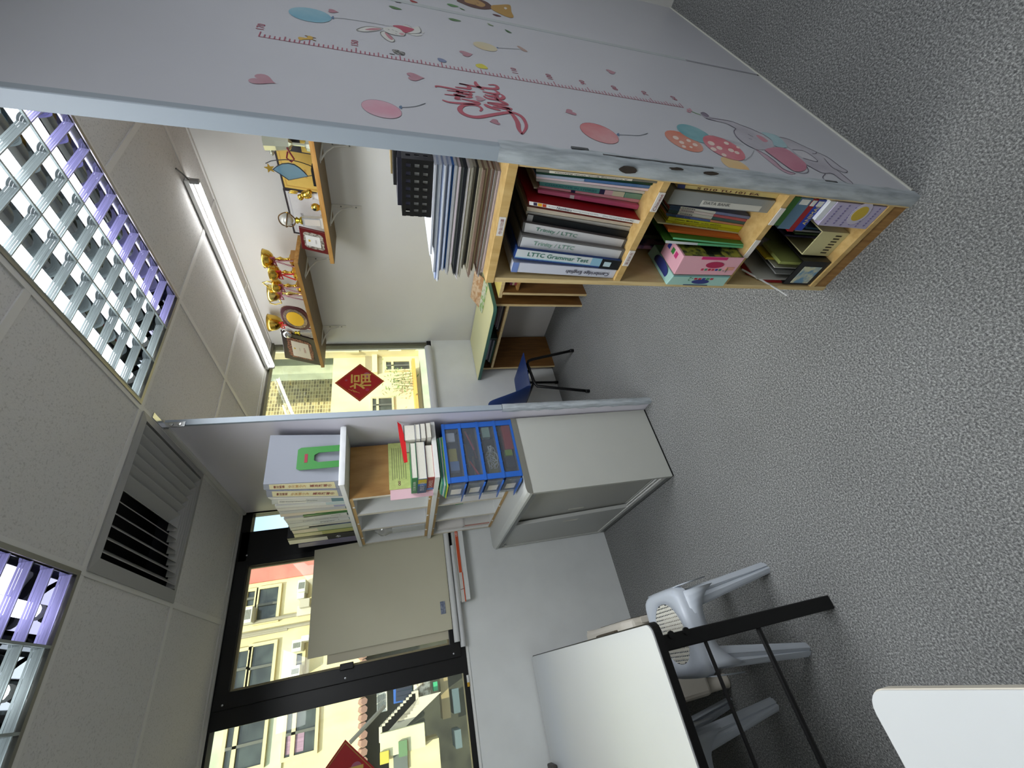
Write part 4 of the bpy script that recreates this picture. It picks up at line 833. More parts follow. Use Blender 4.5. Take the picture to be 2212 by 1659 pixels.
# gold rabbit statuette
t = thing('rabbit_statuette', 'small gold rabbit statuette on a striped cylinder foot', 'statuette', (1.5, 1.055, Z1)); x = 1.5
G().lathe((x, 1.05, 0), [(.022, Z1+.0005), (.022, Z1+.012), (.016, Z1+.014), (.016, Z1+.036), (.02, Z1+.038)], 16).build('foot', mat('marble', (200, 198, 194), .3), t, smooth=True)
bd = G()
def blob(c, rx, ry, rz, n=12):
    V = []; f = []
    for i in range(9):
        a = -math.pi/2+math.pi*i/8
        for k in range(n): b = 2*math.pi*k/n; V.append((c[0]+rx*math.cos(a)*math.cos(b), c[1]+ry*math.cos(a)*math.sin(b), c[2]+rz*math.sin(a)))
    for i in range(8):
        for k in range(n): f.append((i*n+k, i*n+(k+1) % n, (i+1)*n+(k+1) % n, (i+1)*n+k))
    bd.add(V, f)
blob((x, 1.045, 1.868), .02, .022, .03); blob((x, 1.062, 1.902), .014, .018, .016); blob((x, 1.03, 1.852), .018, .018, .016); blob((x, 1.04, 1.935), .004, .005, .024); blob((x, 1.03, 1.93), .004, .006, .024)
bd.build('body', m_gold, t, smooth=True)
t = thing('ball_ornament', 'gold ball ornament leaning below the rabbit statuette', 'ornament', (1.48, 1.105, Z1))
bd = G(); blob((1.48, 1.105, 1.83), .02, .022, .024); bd.build('body', m_gold, t, smooth=True); bd = G(); blob((1.462, 1.108, 1.835), .005, .008, .01); bd.build('jewel', cm((20, 30, 20), .2), t); G().lathe((1.48, 1.105, 0), [(.018, Z1+.0005), (.014, Z1+.01)], 12).build('foot', m_gold, t)
# crystal cup and small dark plaque half hidden by the chart panel
t = thing('crystal_trophy', 'crystal cup with a dark red ribbon half hidden by the chart panel', 'trophy', (1.5, .775, Z1))
G().lathe((1.5, .775, 0), [(.03, Z1+.0005), (.028, Z1+.02), (.008, Z1+.03), (.008, Z1+.085), (.03, Z1+.1), (.04, Z1+.16), (.046, Z1+.212), (.042, Z1+.212), (.036, Z1+.16), (.001, Z1+.11)], 10).build('bowl', mat('cut_crystal', (206, 210, 190), .12, metal=.6), t)
G().lathe((1.5, .83, Z1+.19), [(.0005, -.012), (.012, -.004), (.015, .004), (.0005, .012)], 8).build('crystal_ball', mat('cut_crystal', (0, 0, 0)), t, smooth=True)
G().tube([(1.47, .78, Z1+.11), (1.462, .80, Z1+.1), (1.458, .83, Z1+.085), (1.458, .845, Z1+.1), (1.462, .83, Z1+.12), (1.468, .80, Z1+.11)], .004, 6).build('ribbon_bow', cm((110, 24, 34)), t)
t = thing('award_plaque', 'small black plaque with a gold name plate beside the crystal cup', 'plaque', (1.53, .80, Z1))
G().prism([(1.53, .71, Z1+.001), (1.53, .836, Z1+.001), (1.55, .836, Z1+.14), (1.55, .71, Z1+.14)], (.01, 0, 0)).build('board', cm((30, 24, 30), .3), t)
G().prism([(1.5275, .73, Z1+.012), (1.5275, .828, Z1+.012), (1.5335, .828, Z1+.055), (1.5335, .73, Z1+.055)], (.001, 0, 0)).build('name_plate', cm((176, 150, 70), .35, metal=.6), t)
# ================================================================ CABINET AND SHELVES AGAINST THE FAR PARTITION
CT = .845; XB = .245
cb = thing('filing_cabinet', 'low grey steel cabinet with sliding doors against the far partition', 'cabinet', (.03, 2.0, 0))
c0, c1, cy0, cy1 = -.181, XB, 1.507, 2.518
m_side = mat('cabinet_side', (186, 188, 182), .5, var=.02, vscale=8)
G().box(c0, c1, cy0, cy0+.018, .012, .815).build('side_panel', m_side, cb); G().box(c0, c1, cy1-.018, cy1, .012, .815).build('side_panel', m_side, cb)
G().box(c1-.012, c1, cy0+.018, cy1-.018, .012, .815).build('back_panel', m_grey, cb)
tp = G(); pr_ = [(c1, .815), (c1, CT), (c0+.03, CT), (c0+.008, CT-.004), (c0-.002, CT-.016), (c0-.002, .815)]
tp.prism([(x, cy0, z) for x, z in pr_], (0, cy1-cy0, 0)).build('top', mat('cabinet_top', (196, 198, 194), .4), cb)
G().prism([(x, cy0-.002, z) for x, z in pr_], (0, .002, 0)).build('top_end_strip', mat('cabinet_strip', (120, 120, 112), .5), cb)
G().box(c0, c1-.012, cy0+.018, cy1-.018, .012, .04).build('base', m_greyd, cb); G().box(c0+.004, c1, cy0+.004, cy1-.004, 0, .012).build('plinth', m_black, cb)
for k in range(3): G().box(c0+.004+.016*k, c0+.012+.016*k, cy0+.018, cy1-.018, .04, .062-.004*k).build('track', cm((206, 206, 202), .4), cb)
G().box(c0, c0+.05, cy0+.018, cy1-.018, .79, .815).build('head_rail', m_greyd, cb)
ym = (cy0+cy1)/2
d1 = G().box(c0+.038, c0+.052, cy0+.02, ym+.1, .055, .80).build('door', mat('cabinet_door_a', (172, 172, 166), .5), cb)
d2 = G().prism([(c0+.008, ym-.02, .045), (c0+.008, cy1-.02, .06), (c0+.008, cy1-.02, .80), (c0+.008, ym+.05, .80)], (.022, 0, 0)).build('door', mat('cabinet_door_b', (184, 185, 181), .5), cb, bevel=.003)
for o, y in ((d1, ym-.04), (d2, ym+.09)):
    x = c0+.036 if o is d1 else c0+.006
    G().frame([(x, y-.006, .36), (x, y+.012, .36), (x, y+.012, .46), (x, y-.006, .46)], [(x, y-.002, .366), (x, y+.008, .366), (x, y+.008, .454), (x, y-.002, .454)], (.002, 0, 0)).build('handle', cm((190, 188, 176), .3), o)
G().lathe((c0+.002, cy1-.06, .77), [(.009, 0), (.009, .008)], 12, 'x').build('lock', m_steel, d2)
# ---- pigeonhole shelf units
def cubby(z0, z1, label):
    t = thing('cubby_shelf', label, 'shelf unit', (.1, 2.09, z0))
    y0, y1, xf = 1.69, 2.478, -.04
    G().box(xf+.004, XB, y0, y0+.014, z0+.001, z1-.001).build('end_panel', m_oak, t)
    G().box(xf+.004, XB, y1-.016, y1, z0+.001, z1-.001).build('end_panel', m_white, t)
    for a, b in ((z0+.001, z0+.017), (z1-.017, z1-.001)): G().box(xf+.004, XB, y0+.014, y1-.016, a, b).build('board', m_white, t)
    for y in (1.928, 2.196): G().box(xf+.004, XB-.01, y-.007, y+.007, z0+.017, z1-.017).build('divider', m_white, t)
    G().box(XB-.006, XB, y0+.014, y1-.016, z0+.017, z1-.017).build('back_panel', m_white, t)
    e = m_woodlight
    for a, b in ((z0+.001, z0+.017), (z1-.017, z1-.001)): G().box(xf, xf+.004, y0, y1, a, b).build('edge_band', mat('tan_edge', (186, 152, 100), .5), t)
    for y in (y0+.007, 1.928, 2.196, y1-.008): G().box(xf, xf+.004, y-.007, y+.007, z0+.017, z1-.017).build('edge_band', mat('cream_edge', (206, 200, 184), .5), t)
    for y in (1.80, 2.06, 2.33):
        for z in (z0+.012, z1-.012): G().lathe((xf-.001, y, z), [(.005, -.002), (.006, .001)], 8, 'x').build('cap', m_white, t)
    return t
cubby(CT+.0005, 1.254, 'lower white pigeonhole shelf standing on the grey cabinet')
cubby(1.2775, 1.68, 'upper white pigeonhole shelf with an oak end panel')
tag(G().box(-.055, XB+.005, 1.492, 2.49, 1.2545, 1.277).build('shelf_board', m_white, bevel=.001), 'white board lying across the blue drawers and lower shelf', 'board')
t = thing('shelf_board', 'white topmost board carrying the big binders', 'board', (.1, 2.0, 1.6805))
G().box(-.045, XB+.012, 1.49, 2.50, 1.6805, 1.702).build('board', m_white, t, bevel=.002)
g = G()
for k in range(14):
    x = -.046+.3*k/13; w = .0025*math.sin(k*2.1); g.add([(x, 1.4885+w, 1.678), (x, 1.486-w, 1.69), (x, 1.4885+w, 1.704)], [])
g.f = [(3*k+j, 3*k+j+1, 3*k+4+j, 3*k+3+j) for k in range(13) for j in range(2)]
g.build('wrap', mat('white_wrap', (214, 216, 218), .3), t, smooth=True)
# ---- big binders and books on the top board
zA2 = zoom(560, 880, 5.3525); zS = zoom(570, 1060, 9.617); zt = 1.7025
def tbook(tn, tf, bn, bf, label, rgb, zf=zS, depth=.21, x0=-.01, **k):
    return book(zf, tn, bn, bf, tf, label, rgb, depth=depth, zs=zt, x0=x0, group=k.pop('group', 'books on the top board'), **k)
lb_ = (222, 212, 170)
cloth = (150, 154, 164)
for i, (tn, bn, bf, tf, lab, grp) in enumerate((((45, 890), (905, 850), (925, 942), (52, 955), 'nearer big grey cloth binder with a beige label beside the green bookend', '小三'), ((78, 966), (945, 950), (965, 1030), (88, 1040), 'second big grey cloth binder with a beige label', '小五'))):
    t = book(zA2, tn, bn, bf, tf, lab, cloth, depth=.24, zs=zt, x0=-.01, bands=[(.1, .92, .08, .93, lb_)], kind='box', name='ring_binder', cat='binder', group='big grey binders', rough=.75,
         txt=[('魯汝賢紫', 1, (.74, .88), .36, (140, 60, 60)), (('小三' if i == 0 else '小五')+'至小六' if i == 0 else '小五至小六', 1, (.47, .7), .36, (196, 140, 70)), ('補充練習①', 1, (.13, .42), .36, (140, 40, 56))])
bx = book.__defaults__
t = thing('bookend', 'green metal bookend with a slot standing against the first grey binder', 'bookend', (.1, 1.488, zt))
yb = 1.4925
def onyp(a, b): p = ony(zA2(a, b), yb); return p
O = [(.045, zt+.0005), (.045, zt+.165), (.055, zt+.178), (.165, zt+.178), (.175, zt+.165), (.175, zt+.0005)]
I = [(.082, zt+.0005), (.082, zt+.09), (.095, zt+.108), (.125, zt+.108), (.138, zt+.09), (.138, zt+.0005)]
p0, p1 = onyp(455, 470), onyp(420, 730); sx = lambda x: p1.x+(x-.045)/(.13)*(p0.x-p1.x)
zt_ = (p0.z+p1.z)/2; sz = lambda z: zt+(z-zt)*(zt_-zt)/.178
g = G(); n = len(O)
for k in range(n-1):
    q = [(sx(O[k][0]), sz(O[k][1])), (sx(O[k+1][0]), sz(O[k+1][1])), (sx(I[k+1][0]), sz(I[k+1][1])), (sx(I[k][0]), sz(I[k][1]))]
    g.prism([(x, yb, z) for x, z in q], (0, .002, 0))
g.build('plate', cm((58, 132, 60), .4), t)
G().box(sx(.085), sx(.135), yb-.001, yb, sz(zt+.135), sz(zt+.148)).build('brand_tag', cm((150, 40, 60)), t)
wb = (216, 214, 206)
tbook((90, 150), (130, 182), (1600, 132), (1610, 150), 'thin white folder right behind the grey binders', (224, 222, 212))
tbook((160, 190), (170, 285), (1612, 152), (1640, 215), 'grey-white paperback with a teal foot', (196, 198, 196), bands=[(0, 1, .0, .2, (96, 130, 140)), (0, 1, .55, .92, (222, 220, 212))], txt=('KS2 Comprehension Practice', 0, (.4, .9), .4, (120, 120, 120)))
tbook((230, 320), (245, 365), (1642, 220), (1660, 270), 'white workbook with pale green foot', (220, 220, 214), bands=[(0, 1, 0, .3, (190, 206, 206))])
tbook((260, 378), (300, 428), (1665, 275), (1682, 320), 'white workbook with a lavender tag near its foot', (216, 212, 204), bands=[(.2, .9, .03, .2, (160, 164, 192))])
tbook((310, 440), (340, 492), (1690, 325), (1700, 370), 'grey workbook with a dark square at its foot', (190, 190, 190), bands=[(0, 1, 0, .04, (60, 90, 96))])
tbook((330, 496), (350, 548), (1700, 373), (1712, 402), 'cream workbook standing before the green folder', (222, 212, 176), bands=[(0, 1, .5, 1, (222, 206, 190))])
tbook((810, 522), (832, 560), (1716, 405), (1726, 446), 'short bright green folder among the white workbooks', (44, 110, 44), rough=.35)
tbook((410, 590), (450, 640), (1730, 452), (1745, 500), 'white workbook just past the green folder', (212, 212, 206), bands=[(0, 1, 0, .05, (50, 76, 70))], txt=('Writing', 0, (.15, .3), .4, (110, 120, 120)))
tbook((452, 642), (490, 692), (1746, 502), (1756, 542), 'pale grey workbook with dotted lettering', (198, 198, 196), txt=('English Practice Tests', 0, (.2, .75), .4, (90, 96, 96)))
tbook((490, 700), (540, 772), (1760, 546), (1772, 592), 'white workbook with a small blue square at its foot', (206, 208, 206), bands=[(0, 1, .0, .04, (90, 120, 136))], txt=('Paper 1', 0, (.2, .5), .4, (120, 126, 130)))
tbook((540, 780), (560, 830), (1776, 597), (1790, 645), 'off-white workbook before the thin navy folder', (202, 200, 190))
tbook((930, 746), (940, 766), (1790, 649), (1796, 666), 'short thin navy folder near the window', (40, 66, 120))
tbook((580, 840), (620, 905), (1800, 676), (1812, 760), 'pale green workbook with a cream head', (186, 192, 166), bands=[(0, 1, .6, 1, (222, 210, 190)), (.9, 1, 0, 1, (70, 106, 60))])
tbook((620, 912), (640, 975), (1815, 772), (1830, 830), 'olive yellow workbook beside the black lever binder', (178, 178, 110), bands=[(0, 1, .55, 1, (206, 200, 160))])
t = tbook((480, 1000), (540, 1120), (1850, 848), (1872, 940), 'black lever arch binder with a finger ring and white label', (26, 26, 28), depth=.25, bands=[(.35, .98, .44, 1, (222, 218, 206))], kind='box', name='ring_binder', cat='binder')
c = onx(zS(1545, 945), -.012); G().tube([(-.0115, c.y+.011*math.cos(2*math.pi*k/16), c.z+.013*math.sin(2*math.pi*k/16)) for k in range(16)], .0022, 6, closed=True).build('finger_ring', m_silver, t)
tbook((715, 1116), (722, 1188), (1880, 946), (1888, 1040), 'lavender box file last in the row by the window', (120, 114, 140), depth=.22, kind='box', name='box_file', cat='box file')
# ---- books in the pigeonholes
def cb_book(y, th, z0, h, x0, dep, rgb, lab, bands=(), lean=0):
    t = thing('book', lab, 'book', (x0+dep/2, y+th/2, z0), 'books in the pigeonholes')
    def pq(a, b, c, d): return [(x0, y+a+lean*c/h, z0+c), (x0, y+b+lean*c/h, z0+c), (x0, y+b+lean*d/h, z0+d), (x0, y+a+lean*d/h, z0+d)]
    G().prism(pq(0, th, 0, h), (.002, 0, 0)).build('spine', cm(rgb), t)
    g = G(); 
    for a, b in ((0, .0012), (th-.0012, th)): g.prism([(x+.002, yy, z) for x, yy, z in pq(a, b, 0, h)], (dep-.002, 0, 0))
    g.build('cover', cm(rgb), t)
    G().prism([(x+.002, yy, z) for x, yy, z in pq(.0012, th-.0012, .002, h-.003)], (dep-.006, 0, 0)).build('pages', m_pagev, t)
    for (a, b, c2) in bands: G().prism([(x-.0006, yy, z) for x, yy, z in pq(0, th, a*h, b*h)], (.0006, 0, 0)).build('spine_band', cm(c2), t)
zu, zl2 = 1.295, .863
cb_book(1.728, .016, zu, .25, -.015, .2, (170, 30, 40), 'red book with a plum foot in the upper pigeonhole by the oak end', [(.0, .35, (70, 30, 90))])
cb_book(1.746, .012, zu, .246, -.012, .2, (206, 176, 30), 'yellow and green book beside the red one in the pigeonhole', [(.0, .55, (90, 130, 50)), (.72, 1, (190, 30, 40))])
cb_book(1.760, .014, zu, .244, -.010, .2, (110, 140, 60), 'green book third in the first upper pigeonhole')
cb_book(1.975, .012, zu, .238, 0, .19, (206, 204, 204), 'white book with dark lettering in the second upper pigeonhole', [(.6, .95, (120, 120, 140))], .02)
cb_book(1.99, .014, zu, .234, 0, .19, (110, 120, 170), 'slate blue book with a rust band in the second upper pigeonhole', [(.0, .3, (150, 90, 80))], .02)
cb_book(1.985, .008, zl2, .27, 0, .19, (160, 40, 40), 'thin red book leaning in the second lower pigeonhole', [(.0, .5, (120, 170, 200))], .02)
cb_book(1.996, .02, zl2, .265, 0, .19, (44, 90, 160), 'blue book with a green foot in the second lower pigeonhole', [(.0, .12, (60, 140, 90))], .02)
cb_book(2.018, .022, zl2, .26, 0, .19, (226, 228, 226), 'white picture book with green ends in the second lower pigeonhole', [(.82, 1, (40, 130, 70)), (.2, .4, (60, 70, 70))], .02)
cb_book(2.255, .012, zl2, .24, .01, .18, (90, 130, 70), 'green book in the last lower pigeonhole', (), .03)
cb_book(2.27, .014, zl2, .235, .01, .18, (84, 66, 120), 'violet book in the last lower pigeonhole', [(.1, .4, (200, 190, 200))], .03)
for k in range(3):
    t = thing('curled_booklet', ('inner', 'middle', 'outer')[k]+' curled white booklet in the last lower pigeonhole', 'booklet', (.0, 2.35, zl2), 'curled booklets')
    g = G(); V = []
    for i in range(9):
        s = i/8; yy = 2.36+.028*k+.03*(1-s)+.02*math.sin(s*2); V += [(-.035+.004*k, yy, zl2+.17+.18*s), (.12, yy, zl2+.17+.18*s)]
    o = g.add(V, [(2*i, 2*i+1, 2*i+3, 2*i+2) for i in range(8)]).build('sheet', cm((222, 218, 214)), t, smooth=True); m2 = o.modifiers.new('s', 'SOLIDIFY'); m2.thickness = .006
    G().box(-.03, .12, 2.385+.028*k, 2.39+.028*k, zl2, zl2+.172).build('lower_sheet', cm((200, 150, 140) if k == 1 else (214, 212, 206)), t)
t = thing('plastic_bag', 'crumpled clear plastic bag in the last upper pigeonhole', 'bag', (.02, 2.30, zu))
g = G(); V = []; f = []
for i in range(8):
    for k in range(10): a = 2*math.pi*k/10; r = .05*math.sin(math.pi*(.15+.8*i/8))*random.uniform(.7, 1.1); V.append((.0+r*math.cos(a), 2.33+r*math.sin(a), zu+.21+.016*i-.02))
for i in range(7):
    for k in range(10): f.append((i*10+k, i*10+(k+1) % 10, (i+1)*10+(k+1) % 10, (i+1)*10+k))
g.add(V, f).build('bag', clear('bag_film2', (206, 206, 200), .35, .15, .12), t, smooth=True)
G().box(-.03, .1, 2.26, 2.36, zu, zu+.2).build('carton', cm((190, 192, 192)), t, bevel=.004)
# ---- dictionaries stacked on the lower board
zz0 = 1.2775
def dict_(x0, x1, y0, y1, z0, z1, rgb, lab, side='x', txt=None, bands=()):
    t = thing('dictionary', lab, 'book', ((x0+x1)/2, (y0+y1)/2, z0), 'dictionaries on the white board')
    c = cm(rgb, .45)
    g = G().box(x0, x1, y0, y1, z0, z0+.0018); g.box(x0, x1, y0, y1, z1-.0018, z1)
    if side == 'x': g.box(x0, x0+.003, y0, y1, z0+.0018, z1-.0018)
    else: g.box(x0, x1, y1-.003, y1, z0+.0018, z1-.0018)
    g.build('cover', c, t)
    G().box(x0+(.003 if side == 'x' else .002), x1-.002, y0+.002, y1-.003, z0+.0018, z1-.0018).build('pages', m_page, t)
    for (a, b, c2) in bands: G().box(x0-.0007, x0, y0+(y1-y0)*a, y0+(y1-y0)*b, z0+.002, z1-.002).build('spine_band', cm(c2), t)
    if txt: text(txt[0], (x0-.001, (y0+y1)/2, (z0+z1)/2), (0, -1, 0), (0, 0, 1), cm(txt[1]), t, height=(z1-z0)*.5, width=(y1-y0)*.6)
dict_(-.05, .125, 1.50, 1.645, zz0, zz0+.036, (150, 60, 56), 'red Chinese dictionary at the bottom front of the stack', txt=('CHINESE', (226, 200, 190)), bands=[(.86, 1, (80, 120, 180))])
dict_(-.055, .145, 1.497, 1.668, zz0+.0365, zz0+.08, (60, 84, 110), 'thick blue and yellow dictionary in the middle of the front stack', txt=('西班牙语', (200, 200, 210)), bands=[(.02, .3, (190, 170, 60)), (.3, .45, (60, 110, 180))])
dict_(-.048, .14, 1.494, 1.68, zz0+.0805, zz0+.108, (60, 130, 80), 'green dictionary on top of the front stack', txt=('汉英词典', (214, 226, 210)))
for k, (a, b, lab, c2) in enumerate(((0, .026, 'lowest small dictionary of the rear stack, pages out', (90, 80, 70)), (.0265, .054, 'second small dictionary of the rear stack, pages out', (60, 60, 64)), (.0545, .078, 'third small dictionary of the rear stack with a white jacket', (190, 194, 200)), (.0785, .132, 'thickest dictionary on top of the rear stack, pages out', (70, 66, 66)))):
    dict_(.15, .236, 1.47+.004*k, 1.62, zz0+a, zz0+b, c2, lab, side='y')
t = thing('red_envelope', 'red packet slipped in over the stacked dictionaries', 'envelope', (.15, 1.5, zz0+.13))
P = [zA2(1595, 165), zA2(1620, 350), zA2(1675, 640), zA2(1715, 630), zA2(1690, 380), zA2(1640, 200)]
zE = zz0+.134
o = G().prism([ony(p, 1.492) for p in P], (0, .003, 0)).build('packet', cm((200, 24, 30), .4), t)
t = thing('magazine', 'pale green leaflet standing against the oak end panel', 'magazine', (.1, 1.68, zz0))
M0 = [ony(zA2(*p), 1.684) for p in ((1480, 392), (1512, 958))]
xa, xb, ztop = M0[0].x, M0[1].x, (M0[0].z+M0[1].z)/2
G().box(xb, min(xa, XB), 1.681, 1.6845, zz0, ztop).build('cover', mat('leaflet_print', (196, 206, 130), .4, rgb2=(180, 190, 116), vscale=40), t)
for k in range(7): G().box(xb+.05+.004*(k % 3), XB-.03, 1.6803, 1.681, ztop-.02-.011*k, ztop-.016-.011*k).build('print_line', cm((140, 146, 96)), t)
text('∞', (xb+.03, 1.6802, ztop-.05), (1, 0, 0), (0, 0, 1), cm((110, 50, 70)), t, height=.012)
for k, (c2, lab) in enumerate((((232, 190, 200), 'pink booklet standing beside the pale green leaflet'), ((222, 224, 226), 'white booklet standing between pink booklet and oak panel'))):
    o = G().box(-.068+.004*k, .19, 1.6850+.0022*k, 1.6868+.0022*k, zz0, ztop-.012*k-.004).build('booklet', cm(c2)); tag(o, lab, 'booklet')
# ---- blue drawer tower
m_bp = clear('blue_plastic_clear', (40, 98, 190), .78, .15, .08); m_bp2 = mat('blue_rim', (44, 100, 190), .3)
t = thing('drawer_tower', 'blue plastic tower of four clear drawers standing on the grey cabinet', 'drawers', (.08, 1.6, CT))
X0, X1, Y0, Y1 = -.085, .24, 1.508, 1.682; z0, z1_ = CT+.001, 1.218; hD = (z1_-z0)/4
for k in range(5):
    z = z0+hD*k; z = min(z, z1_-.008)
    G().box(X0, X1, Y0, Y1, z, z+.008).build('tray', m_bp, t)
    G().box(X0-.002, X1, Y0-.003, Y0, z-.003 if k else z, z+.011).build('rail', m_bp2, t)
for x in (X0, X1-.03): G().box(x, x+.028, Y0-.001, Y0+.003, z0, z1_).build('post', m_bp2, t)
for x in (X0+.07, X0+.14, X0+.21): pass
G().box(X0, X1, Y1-.003, Y1, z0, z1_).build('side_wall', m_bp, t); G().box(X1-.003, X1, Y0, Y1-.003, z0, z1_).build('back_wall', m_bp, t)
m_lbl = cm((216, 212, 204), .6)
for k in range(4):
    z = z0+hD*k+.01
    d = G().box(X0-.012, X0-.009, Y0+.006, Y1-.006, z, z+hD-.014).build('drawer', m_clear, t)
    G().box(X0-.009, X1-.006, Y0+.003, Y0+.0045, z, z+hD-.016).build('drawer_side', clear('drawer_clear', (190, 198, 206), .08, .1, .06), d)
    G().box(X0-.009, X1-.006, Y0+.006, Y1-.006, z, z+.002).build('drawer_base', m_clear, d)
    G().box(X0-.0135, X0-.0122, Y0+.055, Y0+.115, z+.015, z+.065).build('label', m_lbl, d)
    G().prism([(X0-.012, Y0, z-.006), (X0-.032, Y0, z+.004), (X0-.034, Y0, z+.010), (X0-.012, Y0, z+.003)], (0, Y1-Y0, 0)).build('lip', m_bp2, d)
    for q in range(5): x = X0+.03+.056*q; G().box(x, x+.003, Y0-.002, Y0, z+hD-.018, z+hD-.010).build('rib', m_bp2, d)
# contents of the drawers
def item(name, lab, cat, c, bx_, bev=.001): tag(G().box(*bx_).build(name, c if not isinstance(c, tuple) else cm(c), None, bevel=bev), lab, cat)
zk = [z0+hD*k+.0125 for k in range(4)]; yA = Y0+.008
item('card_box', 'red crayon box in the lowest clear drawer', 'box', (190, 40, 44), (.07, .215, yA, yA+.04, zk[0], zk[0]+.045)); item('card_box', 'lime green small box in the lowest clear drawer', 'box', (150, 180, 40), (.035, .068, yA, yA+.04, zk[0]+.012, zk[0]+.05))
item('card_box', 'dark navy box in the lowest clear drawer', 'box', (34, 40, 56), (-.03, .03, yA, yA+.04, zk[0]+.01, zk[0]+.055)); item('card_box', 'long blue box under the red crayon box', 'box', (60, 90, 170), (.05, .22, yA+.045, yA+.09, zk[0], zk[0]+.03))
t2 = thing('string_bundle', 'tangled white string in the second clear drawer from below', 'string', (.03, yA+.02, zk[1]))
pts = []
for k in range(120): a = k*.9; pts.append((.04+.055*math.sin(k*.21)+.014*math.cos(a), yA+.012+.010*math.sin(a*1.3), zk[1]+.03+.022*math.sin(k*.37)*math.cos(k*.11)+.01*math.sin(a)))
G().tube(pts, .0016, 5).build('strands', cm((226, 224, 210)), t2)
item('card_box', 'pale green packet in the second clear drawer from below', 'box', (170, 200, 176), (.15, .21, yA, yA+.03, zk[1]+.02, zk[1]+.06)); item('paper_pack', 'dull yellow paper pack behind the string', 'paper', (176, 166, 96), (-.05, .11, yA+.03, yA+.07, zk[1], zk[1]+.05)); item('pouch', 'black pouch in the second clear drawer from below', 'pouch', (40, 40, 40), (.08, .15, yA+.02, yA+.06, zk[1], zk[1]+.055), .006)
for k, (a, b, c2) in enumerate((((.2, zk[2]+.055), (.09, zk[2]+.02), (176, 50, 76)), ((.03, zk[2]+.05), (-.05, zk[2]+.012), (206, 60, 80)), ((.06, zk[2]+.03), (-.04, zk[2]+.03), (120, 110, 100)), ((.19, zk[2]+.03), (.05, zk[2]+.01), (90, 40, 60)), ((.14, zk[2]+.06), (.01, zk[2]+.05), (150, 130, 110)))):
    tag(G().tube([(a[0], yA+.012+.008*k, a[1]), (b[0], yA+.012+.008*k, b[1])], .005, 8).build('marker_pen', cm(c2)), ('plum marker lying slanted', 'pinkish red marker lying slanted', 'grey marker lying level', 'dark plum marker lying low', 'tan marker lying high')[k]+' in the third clear drawer from below', 'pen', 'markers in the drawer')
item('card_box', 'mustard yellow card box in the top clear drawer', 'box', (176, 160, 50), (.03, .1, yA, yA+.03, zk[3]+.02, zk[3]+.06)); item('card_box', 'pale blue box in the top clear drawer', 'box', (90, 130, 180), (-.02, .03, yA, yA+.03, zk[3]+.015, zk[3]+.06)); item('card_box', 'white folded card in the top clear drawer', 'card', (210, 210, 216), (.14, .19, yA, yA+.01, zk[3]+.02, zk[3]+.065)); item('card_box', 'dark navy pack in the top clear drawer', 'box', (40, 50, 76), (-.07, .2, yA+.035, yA+.09, zk[3], zk[3]+.05))
# thin coloured sheets on the tower under the board
zt9 = z1_+.0005
for k, (c2, lab) in enumerate((((190, 200, 60), 'lowest yellow sheet on the blue drawer tower'), ((60, 140, 110), 'green sheet second on the blue drawer tower'), ((206, 210, 210), 'white sheet third on the blue drawer tower'), ((70, 150, 140), 'teal sheet fourth on the blue drawer tower'), ((110, 170, 130), 'topmost pale green sheet on the blue drawer tower'))):
    o = G().box(-.10+.006*k, .17, 1.512+.003*k, 1.66, zt9+.006*k, zt9+.006*k+.0045).build('card_sheet', cm(c2)); tag(o, lab, 'card', 'coloured sheets on the drawer tower')
# ================================================================ BY THE WINDOW
# cream board propped on the sill in front of the sash
q = [ony((678, 1179), W-.03), ony((664, 1417.5), W-.03), ony((972.7, 1365), W-.03), ony((948, 1155.7), W-.03)]
t = thing('display_board', 'blank cream board propped on the sill in front of the window', 'board', ((q[0].x+q[1].x)/2, W-.03, 1.103))
xr, xl = (q[0].x+q[3].x)/2, (q[1].x+q[2].x)/2; zt_ = (q[0].z+q[1].z)/2
G().prism([(xl, W-.022, 1.17), (xr+.03, W-.022, 1.17), (xr, W-.008, zt_), (xl, W-.008, zt_)], (0, .006, 0)).build('board', mat('cream_board', (206, 202, 178), .55, var=.03, vscale=4), t)
gl = ony((958, 1312), W-.03)
G().box(gl.x-.035, gl.x+.035, W-.0245, W-.0225, gl.z-.012, gl.z+.018).build('sticker', mat('sticker_blue', (92, 104, 130), .5, rgb2=(150, 156, 170), vscale=120), t)
# a second sheet behind it
tag(G().box(xl-.045, xl+.3, W-.001, W+.003, 1.16, zt_-.1).build('backing_sheet', cm((196, 190, 168))), 'beige sheet showing past the left edge of the cream board', 'sheet')
def roll(a, b, r, lab, rgb, name='paper_roll', cat='paper roll'):
    a, b = Vector(a), Vector(b); d = (b-a).normalized(); g = G()
    u = d.orthogonal().normalized(); v = d.cross(u); n = 14
    V = []; 
    for p in (a, b):
        for rr in (r, r*.78):
            for k in range(n): V.append(p+(u*math.cos(2*math.pi*k/n)+v*math.sin(2*math.pi*k/n))*rr)
    f = []
    for k in range(n):
        j = (k+1) % n
        f += [(k, j, 2*n+j, 2*n+k), (n+k, 3*n+k, 3*n+j, n+j), (k, n+k, n+j, j), (2*n+k, 2*n+j, 3*n+j, 3*n+k)]
    return tag(g.add(V, f).build(name, cm(rgb, .6), smooth=False), lab, cat)
pz = 1.102
roll((.02, W-.046, pz+.052), (-.67, W-.046, pz+.05), .017, 'long white paper roll lying in front of the cream board', (214, 216, 216))
roll((-.12, W-.032, pz+.017), (-.70, W-.036, pz+.016), .0155, 'second white paper roll lying on the sill nearest the sash corner', (206, 208, 208))
t = thing('lamp_carton', 'long white and orange carton for a LED tube lying along the sill', 'carton', (-.2, W-.07, pz))
G().box(-.47, .12, W-.066, W-.044, 1.074, 1.1).build('carton', cm((206, 204, 198), .5), t, bevel=.001)
